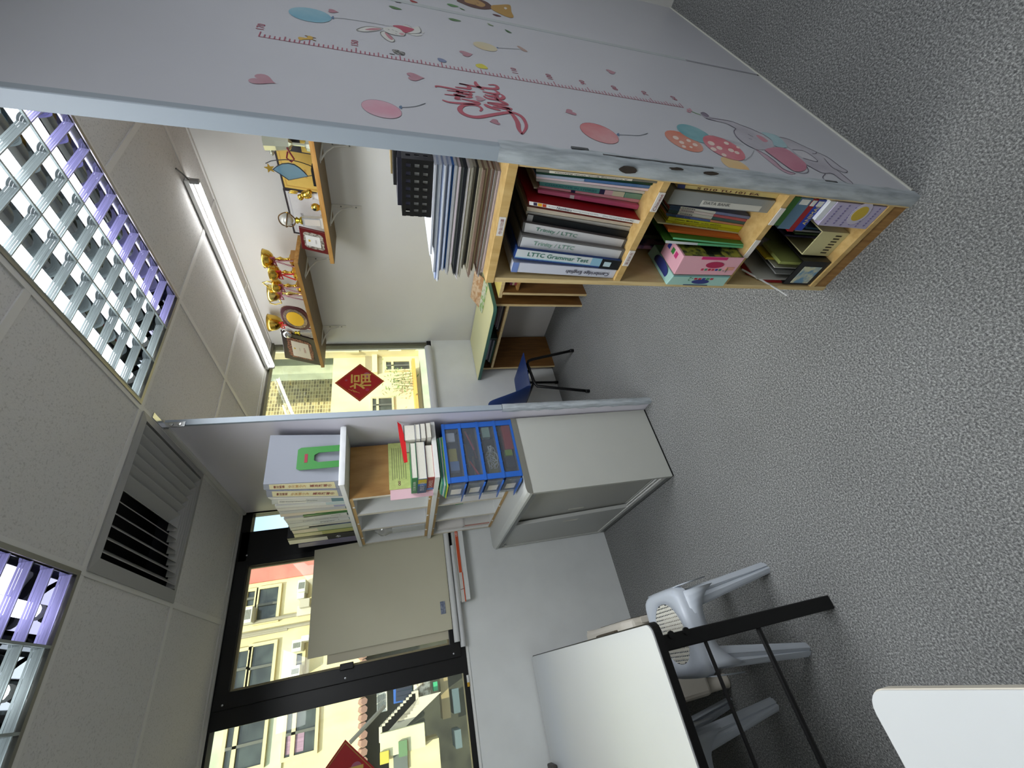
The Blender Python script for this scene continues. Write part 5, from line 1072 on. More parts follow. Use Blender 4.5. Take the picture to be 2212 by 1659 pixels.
G().box(-.30, .118, W-.0675, W-.066, 1.078, 1.0965).build('orange_side', cm((206, 84, 44), .5), t); G().box(-.47, -.30, W-.0675, W-.066, 1.074, 1.08).build('orange_side', cm((206, 84, 44), .5), t)
text('FSL', (.07, W-.0682, 1.0875), (1, 0, 0), (0, 0, 1), cm((240, 236, 230)), t, height=.011); text('LED', (-.06, W-.0682, 1.0875), (1, 0, 0), (0, 0, 1), cm((240, 236, 230)), t, height=.011)
tag(G().box(-.46, .10, W-.043, W-.0225, 1.1015, 1.118).build('lamp_carton', cm((196, 196, 190)), None, bevel=.001), 'plain grey carton lying beside the orange LED carton', 'carton')
tag(G().box(-.46, .11, W-.064, W-.0225, 1.045, 1.0735).build('wall_ledge', m_low), 'narrow white ledge under the cartons on the window wall', 'ledge')
tag(G().tube([(-.40, W-.069, 1.10), (-.395, W-.069, 1.075), (-.40, W-.05, 1.073)], .0014, 5).build('rubber_band', cm((120, 60, 40))), 'thin brown rubber band around the LED carton', 'rubber band')
p = ony((1013, 1450), W-.01)
t = thing('glue_stick', 'small white and yellow stick on the sill below the left pane', 'glue stick', (p.x, W-.012, 1.102)); G().tube([(-.84, W-.010, 1.11), (-.875, W-.010, 1.11)], .007, 10).build('tube', m_white, t); G().tube([(-.875, W-.010, 1.11), (-.895, W-.010, 1.11)], .0072, 10).build('cap', cm((206, 160, 40)), t)
roll((1.62, W-.03, 1.135), (.35, W-.03, 1.135), .032, 'thick white paper roll on the sill of the corner window', (206, 208, 210))
# red fu signs on the panes
def fu(c, s, lab, rot=0):
    y = YF+.0255
    t = thing('fu_sign', lab, 'sign', (c[0], y, c[1]-s), 'red diamond signs')
    P = [(c[0]+s, y, c[1]), (c[0], y, c[1]+s), (c[0]-s, y, c[1]), (c[0], y, c[1]-s)]
    G().prism(P, (0, .002, 0)).build('sheet', mat('red_sign', (170, 26, 30), .45, var=.12, vscale=12), t)
    o = [(c[0]+(p[0]-c[0])*.95, y-.0008, c[1]+(p[2]-c[1])*.95) for p in P]; i = [(c[0]+(p[0]-c[0])*.925, y-.0008, c[1]+(p[2]-c[1])*.925) for p in P]
    G().frame(o, i, (0, .0006, 0)).build('gold_border', cm((170, 130, 60), .4), t)
    mg = mat('gold_ink', (214, 176, 90), .4, var=.1, vscale=20)
    text('福', (c[0]+.004, y-.0012, c[1]-.005), (1, 0, 0), (0, 0, 1), mg, t, height=s*.86, width=s*.8, depth=.0, bold=.008, name='character')
    for dx, dz, r, c2 in ((.36*s, -.28*s, .14*s, (170, 96, 120)), (.3*s, .3*s, .045*s, (176, 50, 64)), (-.42*s, -.3*s, .075*s, (176, 44, 80)), (.12*s, .55*s, .05*s, (160, 80, 96))):
        G().prism([(c[0]+dx+r*math.cos(2*math.pi*k/18), y-.0010, c[1]+dz+r*math.sin(2*math.pi*k/18)) for k in range(18)], (0, .0006, 0)).build('flower_print', cm(c2), t)
    for k in range(3): G().tube([(c[0]-.36*s-.07*s*k, y-.0012, c[1]+.45*s-.1*s*k), (c[0]-.42*s-.05*s*k, y-.0012, c[1]+.33*s-.1*s*k), (c[0]-.38*s-.08*s*k, y-.0012, c[1]+.28*s-.1*s*k), (c[0]-.48*s-.05*s*k, y-.0012, c[1]+.2*s-.1*s*k)], .0016, 5).build('swirl_print', mg, t)
    return t
A = [ony(p, YF+.0255) for p in ((787.8, 785.5), (832.4, 831.1), (767.8, 867.7), (721.3, 818.7))]
fu(((A[0].x+A[2].x)/2, (A[1].z+A[3].z)/2), (A[0].x-A[2].x)/2, 'red diamond fu sign on the corner window')
b = ony((744, 1598), YF+.0255)
fu((b.x-.198, b.z-.004), .198, 'red diamond fu sign on the left window pane, cut by the frame')
# ================================================================ TABLES AND STOOLS
def table(x0, x1, y0, y1, zt, lab, rim, rr=.03, th=.024, rimw=.012):
    t = thing('folding_table', lab, 'table', ((x0+x1)/2, (y0+y1)/2, 0))
    cx_, cy_, hx, hy = (x0+x1)/2, (y0+y1)/2, (x1-x0)/2, (y1-y0)/2
    G().prism([(x, y, zt-.006) for x, y in rnd_rect(cx_, cy_, hx-rimw*.35, hy-rimw*.35, rr)], (0, 0, .006)).build('table_top', mat('white_laminate', (198, 201, 202), .25, var=.01, vscale=5, spec=.5), t)
    G().prism([(x, y, zt-th) for x, y in rnd_rect(cx_, cy_, hx, hy, rr)], (0, 0, th-.005)).build('edge_band', rim, t)
    return t
ta = table(-2.0, -.822, .972, 2.524, .72, 'white topped folding table with black edge beside the window wall', m_bmetal, th=.03)
for y in (1.0, 2.45):
    G().box(-.905, -.862, y-.012, y+.03, 0, .69).build('leg', m_bmetal, ta, bevel=.004); G().box(-1.96, -1.92, y-.012, y+.03, 0, .69).build('leg', m_bmetal, ta, bevel=.004)
ya = 1.008
A_ = ony(zoom(1380, 1180, 4.609)(1150, 735), ya); B_ = ony((1780, 1659), ya); C_ = ony(zoom(1380, 1180, 4.609)(650, 920), ya); D_ = ony((1633.9, 1659), ya)
def ext(a, b, k): return a+(b-a)*k
G().tube([A_, ext(A_, B_, 2.2)], .0085, 8).build('stretcher', m_bmetal, ta); G().tube([C_, ext(C_, D_, 2.4)], .006, 8).build('stretcher', m_bmetal, ta)
G().tube([C_, (C_.x+.012, 1.35, .62)], .006, 8).build('stretcher', m_bmetal, ta)
for z, y in ((.60, .986), (.655, .986)): G().lathe((-.866, y, z), [(.011, -.004), (.011, .004)], 10, 'y').build('bolt', m_bmetal, ta)
tb = table(-2.2, -.994, -1.05, .345, .72, 'white desk with a beige edge nearest the camera', cm((196, 190, 176), .5), rr=.032, th=.022, rimw=.004)
G().box(-1.06, -1.02, -.95, .25, .66, .698).build('apron', cm((110, 104, 96), .6), tb)
for y in (.24, -.9): 
    G().box(-1.18, -1.14, y-.02, y+.02, 0, .698).build('leg', m_bmetal, tb); G().box(-2.1, -2.06, y-.02, y+.02, 0, .698).build('leg', m_bmetal, tb)
G().prism([(-1.2, .06, 0), (-.955, .13, 0), (-.94, .10, 0), (-1.2, .02, 0)], (0, 0, .03)).build('floor_foot', m_bmetal, tb)
p = onz((1180, 1656), .72)
tag(G().box(-1.42, -1.305, 2.40, 2.50, .7205, .75).build('pencil_case', cm((70, 66, 62), .6), None, bevel=.006), 'dark case on the white table beside the window wall', 'case')
m_pl = mat('pale_blue_plastic', (180, 187, 196), .3)
def stool(cx_, cy_, lab, rz=0):
    t = thing('plastic_stool', lab, 'stool', (cx_, cy_, 0), 'pale plastic stools'); zt_ = .445
    a = .150; R = .055
    def sq(h, z, r=R):
        P = []
        for k in range(48):
            c, s_ = math.cos(2*math.pi*k/48), math.sin(2*math.pi*k/48); d = h/((abs(c)**5+abs(s_)**5)**.2); P.append((cx_+d*c, cy_+d*s_, z))
        return P
    # seat: dished ring with rolled rim, perforated oval centre
    loops = [sq(.152, zt_-.05, .05), sq(.150, zt_-.02, .05), sq(.140, zt_-.004, .05), sq(.128, zt_, .05)]
    n = len(loops[0])
    oval = lambda rx, ry, z: [(cx_+rx*math.cos(math.atan2(p[1]-cy_, p[0]-cx_)), cy_+ry*math.sin(math.atan2(p[1]-cy_, p[0]-cx_)), z) for p in loops[0]]
    loops += [oval(.108, .108, zt_-.002), oval(.103, .103, zt_-.008)]
    V = [p for l in loops for p in l]; f = []
    for i in range(len(loops)-1):
        for k in range(n): f.append((i*n+k, i*n+(k+1) % n, (i+1)*n+(k+1) % n, (i+1)*n+k))
    o = G().add(V, f).build('seat', m_pl, t, smooth=True)
    g = G(); step = .0128
    for i in range(-9, 10):
        for j in range(-9, 10):
            x, y = i*step, j*step
            if x*x+y*y > .1045**2: continue
            s, hx, hy = step/2, .0021, .0043
            V = [(cx_+x+u*s, cy_+y+v*s, zt_-.008) for u, v in ((-1, -1), (1, -1), (1, 1), (-1, 1))]+[(cx_+x+u*hx, cy_+y+v*hy, zt_-.0085) for u, v in ((-1, -1), (1, -1), (1, 1), (-1, 1))]
            g.add(V, [(k, (k+1) % 4, 4+(k+1) % 4, 4+k) for k in range(4)])
    g.build('perforated_centre', mat('stool_mesh', (206, 204, 192), .4), t)
    for sx_ in (-1, 1):
        for sy_ in (-1, 1):
            top = Vector((cx_+sx_*.124, cy_+sy_*.124, zt_-.03)); bot = Vector((cx_+sx_*.163, cy_+sy_*.163, .0)); g = G()
            # L-section fluted leg
            d1, d2 = Vector((-sx_, 0, 0)), Vector((0, -sy_, 0)); sec = [(0, 0)]
            pr0 = []
            for p, w in ((top, .062), (bot, .034)):
                pts = [p+d1*w, p+d1*w*.66+d2*-.006, p+d1*w*.4+d2*.004, p+d1*.012+d2*-.002, p+d2*.012+d1*-.002, p+d2*w*.4+d1*.004, p+d2*w*.66+d1*-.006, p+d2*w]
                pr0.append(pts)
            inn = [[q+(d1+d2)*.006 for q in l] for l in pr0]; m_ = 8
            V = pr0[0]+pr0[1]+inn[0]+inn[1]; f = []
            for k in range(m_-1): f += [(k, k+1, m_+k+1, m_+k), (2*m_+k, 3*m_+k, 3*m_+k+1, 2*m_+k+1), (m_+k, m_+k+1, 3*m_+k+1, 3*m_+k), (k, 2*m_+k, 2*m_+k+1, k+1)]
            f += [(0, m_, 3*m_, 2*m_), (m_-1, 3*m_-1, 4*m_-1, 2*m_-1)]
            g.add(V, f); lg = g.build('leg', m_pl, t)
            for dd, e in ((d1, d2), (d2, d1)):   # curved web between leg and seat edge
                pass
    # skirts with arched cut-outs on the four sides
    for ax, s in (('x', 1), ('x', -1), ('y', 1), ('y', -1)):
        g = G(); V = []; N = 13
        for k in range(N):
            u = -1+2*k/(N-1); zlow = zt_-.075-.085*abs(u)**3.5; e = .142+.0*abs(u); ww = .128+.006*abs(u)
            top_, low = zt_-.03, zlow
            if ax == 'x': V += [(cx_+s*.150, cy_+u*.125, top_), (cx_+s*(.150+.012*abs(u)), cy_+u*.132, low)]
            else: V += [(cx_+u*.125, cy_+s*.150, top_), (cx_+u*.132, cy_+s*(.150+.012*abs(u)), low)]
        o = g.add(V, [(2*k, 2*k+1, 2*k+3, 2*k+2) for k in range(N-1)]).build('skirt', m_pl, t, smooth=True); m2 = o.modifiers.new('s', 'SOLIDIFY'); m2.thickness = .004
    return t
stool(-.868, 1.352, 'pale blue plastic stool with a perforated seat half under the table')
stool(-1.33, 1.66, 'second pale plastic stool standing in the shadow deeper under the table')
# beige heater standing behind the stool
m_hb = cm((206, 200, 188), .45)
t = thing('beige_heater', 'beige plastic appliance with a dark grille behind the stool by the wall', 'appliance', (-.93, 2.0, 0))
hx0, hx1, hy0, hy1 = -1.13, -.775, 1.72, 2.3
G().prism([(hx0, y, z) for y, z in ((hy0, .12), (hy0, .40), (hy0+.05, .44), (hy1-.12, .47), (hy1, .42), (hy1, .12))], (hx1-hx0, 0, 0)).build('body', m_hb, t, bevel=.02, seg=3)
G().prism([(hx1-.004, y, z) for y, z in ((hy0+.06, .24), (hy0+.08, .38), (hy1-.2, .41), (hy1-.1, .36), (hy1-.14, .24))], (.008, 0, 0)).build('grille', cm((74, 64, 52), .5), t, bevel=.002)
G().box(hx1-.15, hx1-.03, hy0+.1, hy1-.16, .436, .462).build('top_recess', cm((84, 74, 60), .5), t, bevel=.004)
for k in range(3): G().box(hx0+.02, hx1+.004, hy1-.10+.03*k, hy1-.085+.03*k, .40-.02*k, .452-.02*k).build('ridge', m_hb, t, bevel=.004)
G().prism([(hx1-.03, hy0-.002, .3), (hx1-.002, hy0-.002, .3), (hx1-.002, hy0-.06, .34), (hx1-.03, hy0-.06, .34)], (0, 0, .05)).build('handle_tab', m_hb, t, bevel=.004)
for x, y in ((hx0+.03, hy0+.05), (hx1-.05, hy0+.05), (hx0+.03, hy1-.05), (hx1-.05, hy1-.05)): G().lathe((x, y, 0), [(.026, 0), (.03, .006), (.028, .012), (.028, .125)], 14).build('foot', m_hb, t, smooth=True)
# ================================================================ GROWTH CHART STICKERS ON THE NEAR PARTITION
gc = thing('growth_chart', 'pink height ruler wall sticker with balloons, hearts and animals', 'wall sticker', (.377, -.001, .3))
zD = zoom(540, 0, 3.95); zE = zoom(1080, 0, 3.95); zF = zoom(1480, 220, 5.82); zG = zoom(760, 40, 12.29); zHh = zoom(920, 160, 9.217); zI = zoom(960, 0, 11.06); zJ = zoom(540, 40, 8.296)
LAY = [0]
def dec(zf, pts, rgb, name, parent=gc, layer=0, smooth=True):
    y = -.0006-.00015*layer; P = [ony(zf(*p), y) for p in pts]
    if smooth and len(P) > 3:   # Catmull-Rom rounding of the traced outline
        Q = []; n = len(P)
        for i in range(n):
            a, b, c, d = P[i-1], P[i], P[(i+1) % n], P[(i+2) % n]
            for k in range(3):
                t = k/3; Q.append(.5*((2*b)+(c-a)*t+(2*a-5*b+4*c-d)*t*t+(3*b-a-3*c+d)*t**3))
        P = Q
    return G().face(P).build(name, rgb if not isinstance(rgb, tuple) else cm(rgb, .55), parent, recalc=False)
def ell(zf, c, a, b, rgb, name='balloon', layer=1, parent=gc):
    pts = [(c[0]+a[0]*math.cos(2*math.pi*k/24)+b[0]*math.sin(2*math.pi*k/24), c[1]+a[1]*math.cos(2*math.pi*k/24)+b[1]*math.sin(2*math.pi*k/24)) for k in range(24)]
    return dec(zf, pts, rgb, name, parent, layer, False)
def stroke(zf, pts, w, rgb, name, parent=gc, layer=2, taper=True):
    y = -.0006-.00015*layer; P = [ony(zf(*p), y) for p in pts]; Q = []
    n = len(P)
    for i in range(n-1):
        a, b, c, d = P[max(i-1, 0)], P[i], P[i+1], P[min(i+2, n-1)]
        for k in range(5):
            t = k/5; Q.append(.5*((2*b)+(c-a)*t+(2*a-5*b+4*c-d)*t*t+(3*b-a-3*c+d)*t**3))
    Q.append(P[-1]); V = []
    for i, p in enumerate(Q):
        d = Q[min(i+1, len(Q)-1)]-Q[max(i-1, 0)]; nrm = Vector((-d.z, 0, d.x)); nrm = nrm.normalized() if nrm.length > 1e-9 else Vector((1, 0, 0))
        u = i/(len(Q)-1); ww = w*(.55+.9*math.sin(math.pi*min(1, max(0, u)))) if taper else w
        V += [p+nrm*ww/2, p-nrm*ww/2]
    return G().add(V, [(2*i, 2*i+1, 2*i+3, 2*i+2) for i in range(len(Q)-1)]).build(name, cm(rgb, .55), parent, recalc=False)
rul = (166, 92, 110); XR = .377
G().face([(XR-.0012, -.0006, .6), (XR+.0012, -.0006, .6), (XR+.0012, -.0006, 1.7), (XR-.0012, -.0006, 1.7)]).build('ruler_line', cm(rul), gc, recalc=False)
for k in range(111):
    z = .6+.01*k; L = .031 if k % 10 == 0 else .025 if k % 5 == 0 else .0175
    G().face([(XR, -.0006, z-.0013), (XR+L, -.0006, z-.0013), (XR+L, -.0006, z+.0013), (XR, -.0006, z+.0013)]).build('tick', cm(rul), gc, recalc=False)
for v_ in (60, 70, 80, 90, 100, 110, 150, 170):
    text(str(v_), (XR+.062, -.0008, v_/100+.004), (1, 0, 0), (0, 0, 1), cm(rul), gc, height=.0165, width=.036 if v_ > 95 else .03, depth=0, name='number', bold=.01)
# balloons with knots and strings
def wash(name, c1, c2): return mat(name, c1, .55, rgb2=c2, vscale=9, sharp=(.3, .7))
ln = (112, 118, 126)
def balloon(zf, c, a, b, m, string=None, edge=None, layer=1, spots=()):
    o = ell(zf, c, a, b, m, 'balloon', layer)
    if edge: ell(zf, c, (a[0]*1.012, a[1]*1.012), (b[0]*1.03, b[1]*1.03), edge, 'balloon_edge', layer-.5, gc)
    for s in spots: ell(zf, (c[0]+s[0], c[1]+s[1]), (s[2], s[2]*.3), (0, s[2]*.55), (226, 206, 196), 'spot', layer+.4, o)
    if string:
        stroke(zf, string, .0022, ln, 'string', o, layer+.3, False)
        k = string[0]; stroke(zf, [(k[0]+6, k[1]-14), (k[0]-2, k[1]), (k[0]+10, k[1]+12)], .004, (96, 120, 150), 'knot', o, layer+.5)
balloon(zD, (512, 127), (184, 31), (0, 58), wash('bal_blue', (112, 164, 186), (160, 192, 202)), [(705, 152), (800, 158), (960, 182), (1150, 214)])
balloon(zD, (1122, 930), (172, 38), (0, 70), wash('bal_pink', (206, 150, 166), (200, 186, 196)), [(1285, 915), (1340, 914), (1420, 905), (1497, 880)], (110, 90, 100))
balloon(zI, (975, 1110), (290, 75), (0, 88), wash('bal_cream', (206, 186, 150), (198, 194, 170)), [(1268, 1140), (1500, 1155), (1650, 1166), (1790, 1170)])
dec(zI, [(1730, 1100), (1780, 1098), (1860, 1140), (1985, 1225), (1940, 1235), (1850, 1200), (1790, 1150)], (176, 150, 140), 'bow', layer=1)
balloon(zE, (848, 1137), (165, 55), (0, 70), wash('bal_red', (196, 96, 102), (206, 160, 162)), [(1008, 1150), (1100, 1152), (1190, 1155), (1262, 1136)], (130, 60, 66))
balloon(zE, (1570, 1205), (165, 66), (0, 66), wash('bal_orange', (206, 118, 96), (206, 160, 146)), layer=1, spots=((-70, -30, 26), (-20, 10, 22), (40, -5, 20), (95, 30, 22), (0, 45, 18), (60, 50, 14)))
balloon(zE, (1660, 1140), (152, 58), (0, 58), wash('bal_teal', (90, 150, 160), (150, 186, 190)), layer=3)
balloon(zE, (2008, 1408), (125, 52), (0, 48), wash('bal_yellow', (220, 176, 110), (214, 196, 160)), layer=1)
balloon(zE, (1912, 1262), (182, 76), (0, 76), wash('bal_spot', (200, 90, 100), (206, 150, 160)), layer=5, spots=((-110, -40, 30), (-40, 0, 26), (20, -40, 22), (60, 20, 26), (110, 40, 22), (0, 60, 22), (-90, 10, 26), (120, -5, 16)))
for p in ([(1795, 1150), (1900, 1180), (2060, 1225)], [(1800, 1160), (1930, 1200), (2080, 1240)], [(2170, 1280), (2140, 1330), (2085, 1370)]): stroke(zE, p, .0015, (150, 154, 160), 'string', layer=6, taper=False)
# hearts
def heart(px, w, rgb=(166, 112, 126), flip=1, rot=0):
    c = ony(px, -.0009); P = []
    for k in range(28):
        t = 2*math.pi*k/28; x = 16*math.sin(t)**3; z = 13*math.cos(t)-5*math.cos(2*t)-2*math.cos(3*t)-math.cos(4*t)
        x, z = x*w/32, z*w/32*flip; P.append((c.x+x*math.cos(rot)-z*math.sin(rot), -.0009, c.z+x*math.sin(rot)+z*math.cos(rot)))
    G().face(P).build('heart', wash('heart_wash', rgb, (184, 150, 160)), gc, recalc=False)
heart((566, 172), .05, rot=-.3); heart((896, 166), .045, rot=.1); heart((1007, 116), .04, rot=.3); heart((1037, 213), .028); heart((1069, 263), .026, flip=-1, rot=.2); heart((1320, 155), .035, rot=.2); heart((1232, 242), .032, flip=-1, rot=.4); heart((719, 24), .03)
# script lettering in one flowing hand
sw = thing
lt = G().face([onyq for onyq in [ony(zHh(1000, 640), -.0005), ony(zHh(1004, 640), -.0005), ony(zHh(1004, 644), -.0005)]]).build('script_lettering', cm((176, 92, 106)), gc, recalc=False)
for p, w in (([(325, 510), (480, 560), (800, 585), (1000, 590), (1042, 570), (960, 540), (850, 520), (705, 490)], .008), ([(370, 400), (600, 425), (850, 460), (890, 445), (830, 410), (720, 400)], .0065), ([(415, 320), (640, 350), (860, 402), (895, 390), (850, 345)], .0065), ([(580, 255), (740, 275), (840, 288), (865, 265), (800, 215), (660, 185)], .0075), ([(205, 262), (215, 236), (400, 265), (700, 325), (860, 350), (980, 355)], .006), ([(690, 500), (600, 490), (640, 450), (590, 405), (680, 430), (790, 450)], .008), ([(620, 330), (660, 375), (740, 370)], .008), ([(660, 185), (900, 230), (1110, 265), (1330, 292), (1425, 275), (1380, 218), (1240, 210)], .0075), ([(985, 145), (1000, 200), (1070, 265), (1152, 315)], .008), ([(1130, 345), (1250, 372), (1390, 392), (1445, 375), (1365, 310)], .0075), ([(1170, 405), (1300, 440), (1410, 430), (1340, 400)], .0085), ([(1150, 430), (1230, 480), (1450, 520), (1610, 602), (1400, 580), (1220, 560)], .0075), ([(1490, 395), (1548, 450), (1500, 492), (1390, 470), (1450, 530)], .0075), ([(1220, 570), (1420, 615), (1685, 695), (1500, 672), (1330, 640)], .009), ([(1165, 595), (1260, 650), (1485, 725)], .009),
             ([(1080, 738), (1112, 690), (1040, 632), (880, 605), (740, 625), (675, 690), (715, 765), (850, 830), (1050, 855), (1350, 805), (1620, 765), (1780, 778), (1920, 860), (1995, 1000), (1980, 1100), (1910, 1195)], .0085), ([(1600, 700), (1720, 800), (1820, 950), (1850, 1090), (1910, 1195)], .008)):
    stroke(zHh, p, w, (176, 92, 106), 'script_stroke', lt)
# rabbit hanging from the blue balloon
rb = dec(zG, [(830, 250), (950, 230), (1100, 225), (1250, 250), (1350, 330), (1420, 400), (1380, 455), (1250, 450), (1050, 415), (900, 350)], (206, 206, 202), 'rabbit', layer=2)
wh = (208, 208, 204); pk2 = (186, 130, 140)
for pts, c2, l in (([(1380, 160), (1450, 160), (1600, 240), (1780, 210), (1840, 330), (1750, 390), (1480, 390), (1350, 300)], wh, 1), ([(130, 290), (300, 222), (500, 207), (830, 260), (600, 330), (350, 350), (180, 325)], wh, 1), ([(340, 295), (550, 252), (790, 270), (600, 312)], pk2, 2), ([(755, 370), (860, 330), (1000, 430), (1130, 560), (1080, 620), (950, 580), (800, 460)], wh, 1), ([(870, 370), (980, 420), (1090, 530), (1060, 570), (960, 500)], pk2, 2), ([(1080, 190), (1250, 178), (1400, 205), (1620, 265), (1640, 310), (1480, 372), (1380, 370), (1280, 280)], (176, 84, 104), 4), ([(1500, 400), (1750, 402), (1870, 440), (1700, 462)], wh, 1), ([(1830, 345), (1940, 370), (1890, 392)], wh, 1), ([(1250, 390), (1350, 385), (1400, 420), (1330, 445)], (196, 150, 158), 3)):
    dec(zG, pts, c2, 'rabbit_fill', rb, l)
og = (104, 106, 100)
for pts in ([(830, 260), (500, 207), (300, 222), (130, 290), (180, 325), (350, 350), (600, 330), (800, 290)], [(860, 330), (760, 360), (800, 460), (950, 580), (1080, 620), (1130, 560), (1000, 430), (870, 345)], [(900, 350), (1050, 415), (1250, 452), (1380, 458), (1425, 400)], [(1480, 392), (1750, 392), (1840, 330), (1780, 210)], [(1400, 155), (1500, 185), (1600, 240)], [(1060, 290), (1120, 315)], [(1155, 390), (1190, 412)], [(970, 280), (990, 305)], [(1150, 325), (1220, 360)], [(880, 185), (1080, 200)]): stroke(zG, pts, .0016, og, 'rabbit_line', rb, 5, False)
# elephant with bow holding a flower
gy = wash('eleph_wash', (166, 162, 172), (192, 190, 198))
el = dec(zF, [(640, 335), (860, 350), (960, 400), (1080, 480), (1120, 560), (1000, 600), (880, 590), (760, 530), (660, 450), (615, 375)], gy, 'elephant', layer=3)
for pts, c2, l in (([(195, 140), (240, 133), (300, 180), (420, 208), (560, 235), (700, 288), (870, 352), (760, 380), (640, 335), (520, 270), (400, 240), (260, 205)], gy, 2), ([(1180, 445), (1300, 468), (1500, 560), (1640, 625), (1800, 700), (1960, 820), (2040, 868), (2000, 885), (1870, 835), (1990, 920), (2100, 1015), (2085, 1036), (1980, 990), (1850, 900), (1720, 890), (1600, 830), (1480, 760), (1350, 620)], gy, 1), ([(1000, 600), (1150, 570), (1270, 590), (1420, 690), (1525, 790), (1500, 862), (1380, 872), (1250, 790), (1100, 680)], wash('ear_wash', (186, 120, 140), (200, 146, 160)), 4), ([(880, 590), (1000, 650), (1130, 740), (1240, 840), (1390, 900), (1300, 905), (1180, 840), (1050, 740)], wash('ear_wash2', (176, 140, 156), (190, 164, 176)), 2), ([(955, 385), (1060, 395), (1180, 440), (1285, 572), (1120, 550), (1090, 480)], wash('bow_wash', (140, 176, 184), (170, 196, 202)), 5), ([(1350, 600), (1500, 620), (1640, 715), (1650, 750), (1480, 705)], (198, 196, 202), 2), ([(890, 420), (960, 432), (1042, 492), (985, 502)], (196, 140, 152), 4), ([(195, 140), (250, 135), (300, 175), (280, 195), (230, 175)], (130, 120, 136), 3)):
    dec(zF, pts, c2, 'elephant_fill', el, l)
for pts in ([(300, 200), (560, 240), (700, 290), (860, 352), (960, 400)], [(260, 205), (400, 242), (520, 272), (640, 335)], [(640, 337), (615, 375), (660, 450), (760, 530), (880, 592), (1000, 650), (1130, 745), (1240, 845), (1390, 900)], [(1000, 605), (1100, 682), (1250, 792), (1380, 875), (1500, 895), (1550, 870), (1525, 800)], [(1180, 445), (1300, 468), (1500, 560), (1640, 625), (1640, 650), (1600, 650)], [(1640, 625), (1800, 700), (1960, 820), (2040, 868), (2000, 885), (1860, 830), (1750, 710)], [(1530, 790), (1720, 890), (1850, 900), (1980, 990), (2085, 1036), (2100, 1015), (1990, 920), (1900, 850)], [(1765, 905), (1730, 950), (1782, 1000)], [(790, 405), (855, 440)], [(800, 460), (842, 470)], [(1350, 600), (1500, 620), (1640, 715), (1650, 750), (1480, 705)], [(195, 140), (240, 133), (300, 180)]): stroke(zF, pts, .0022, (92, 84, 100), 'elephant_line', el, 6, False)
for a in range(5):
    c = (52+22*math.cos(a*1.257), 108+18*math.sin(a*1.257)); ell(zF, c, (16, 5), (0, 10), (196, 150, 162), 'flower', 2)
stroke(zF, [(75, 115), (130, 140), (200, 165)], .004, (120, 150, 110), 'flower_stem', layer=1)
# lion, leaves and the small animals beside the ruler
li = dec(zI, [(290, 0), (600, -90), (900, 0), (1050, 70), (1150, 170), (1100, 215), (900, 220), (650, 170), (450, 90)], (92, 62, 58), 'lion', layer=1)
for pts, c2, l in (([(480, 0), (520, 60), (700, 110), (880, 165), (970, 140), (960, 90), (800, 0), (640, -40)], (176, 140, 92), 2), ([(1130, 130), (1300, 115), (1500, 105), (1580, 140), (1600, 280), (1655, 400), (1560, 420), (1350, 340), (1130, 220)], (178, 140, 72), 1.5), ([(1420, 185), (1460, 170), (1500, 200), (1460, 225)], (214, 206, 196), 3), ([(1145, 335), (1250, 345), (1362, 392), (1250, 388)], (92, 52, 54), 1)):
    dec(zI, pts, c2, 'lion_fill', li, l)
for p in ([(770, 65), (830, 85)], [(720, 100), (760, 105)]): stroke(zI, p, .003, (60, 40, 36), 'lion_line', li, 4)
def leaf(zf, a, b, w, rgb=(86, 120, 78)):
    mx, my = (a[0]+b[0])/2, (a[1]+b[1])/2; dec(zf, [a, (mx-(b[0]-a[0])*.15, my-w), b, (mx-(b[0]-a[0])*.1, my+w)], rgb, 'leaf', layer=1)
leaf(zI, (58, 92), (350, 160), 32, (92, 136, 88)); leaf(zI, (355, 180), (497, 242), 14); leaf(zI, (95, 437), (405, 502), 30); leaf(zI, (1020, 552), (1182, 622), 18, (130, 150, 110)); leaf(zI, (1438, 700), (1615, 787), 24, (70, 104, 70)); leaf(zD, (1185, 50), (1297, 80), 12); leaf(zD, (1230, 8), (1292, 24), 5, (60, 60, 60)); leaf(zD, (1362, 2), (1432, 22), 10, (150, 60, 60))
an = dec(zJ, [(862, 350), (885, 328), (1010, 345), (1040, 308), (1120, 328), (1120, 372), (1030, 375), (960, 378), (900, 386)], (196, 160, 80), 'giraffe', layer=1)
for p in ([(1110, 335), (1185, 350)], [(1115, 378), (1180, 396)], [(980, 300), (1040, 318)]): stroke(zJ, p, .003, (130, 100, 60), 'giraffe_line', an, 2)
an = dec(zG, [(1065, 825), (1200, 830), (1300, 870), (1405, 905), (1385, 975), (1260, 955), (1140, 925)], mat('zebra_wash', (150, 150, 146), .55, rgb2=(70, 70, 70), vscale=120, sharp=(.45, .55)), 'zebra', layer=1)
stroke(zG, [(990, 925), (1070, 940), (1140, 950)], .003, (80, 80, 80), 'zebra_line', an, 2)
dec(zD, [(1600, 495), (1640, 500), (1676, 520), (1665, 532), (1615, 522)], (120, 130, 160), 'penguin', layer=1)
dec(zD, [(1925, 550), (1980, 545), (2030, 580), (2010, 588), (1945, 575)], (206, 196, 80), 'duck', layer=1)
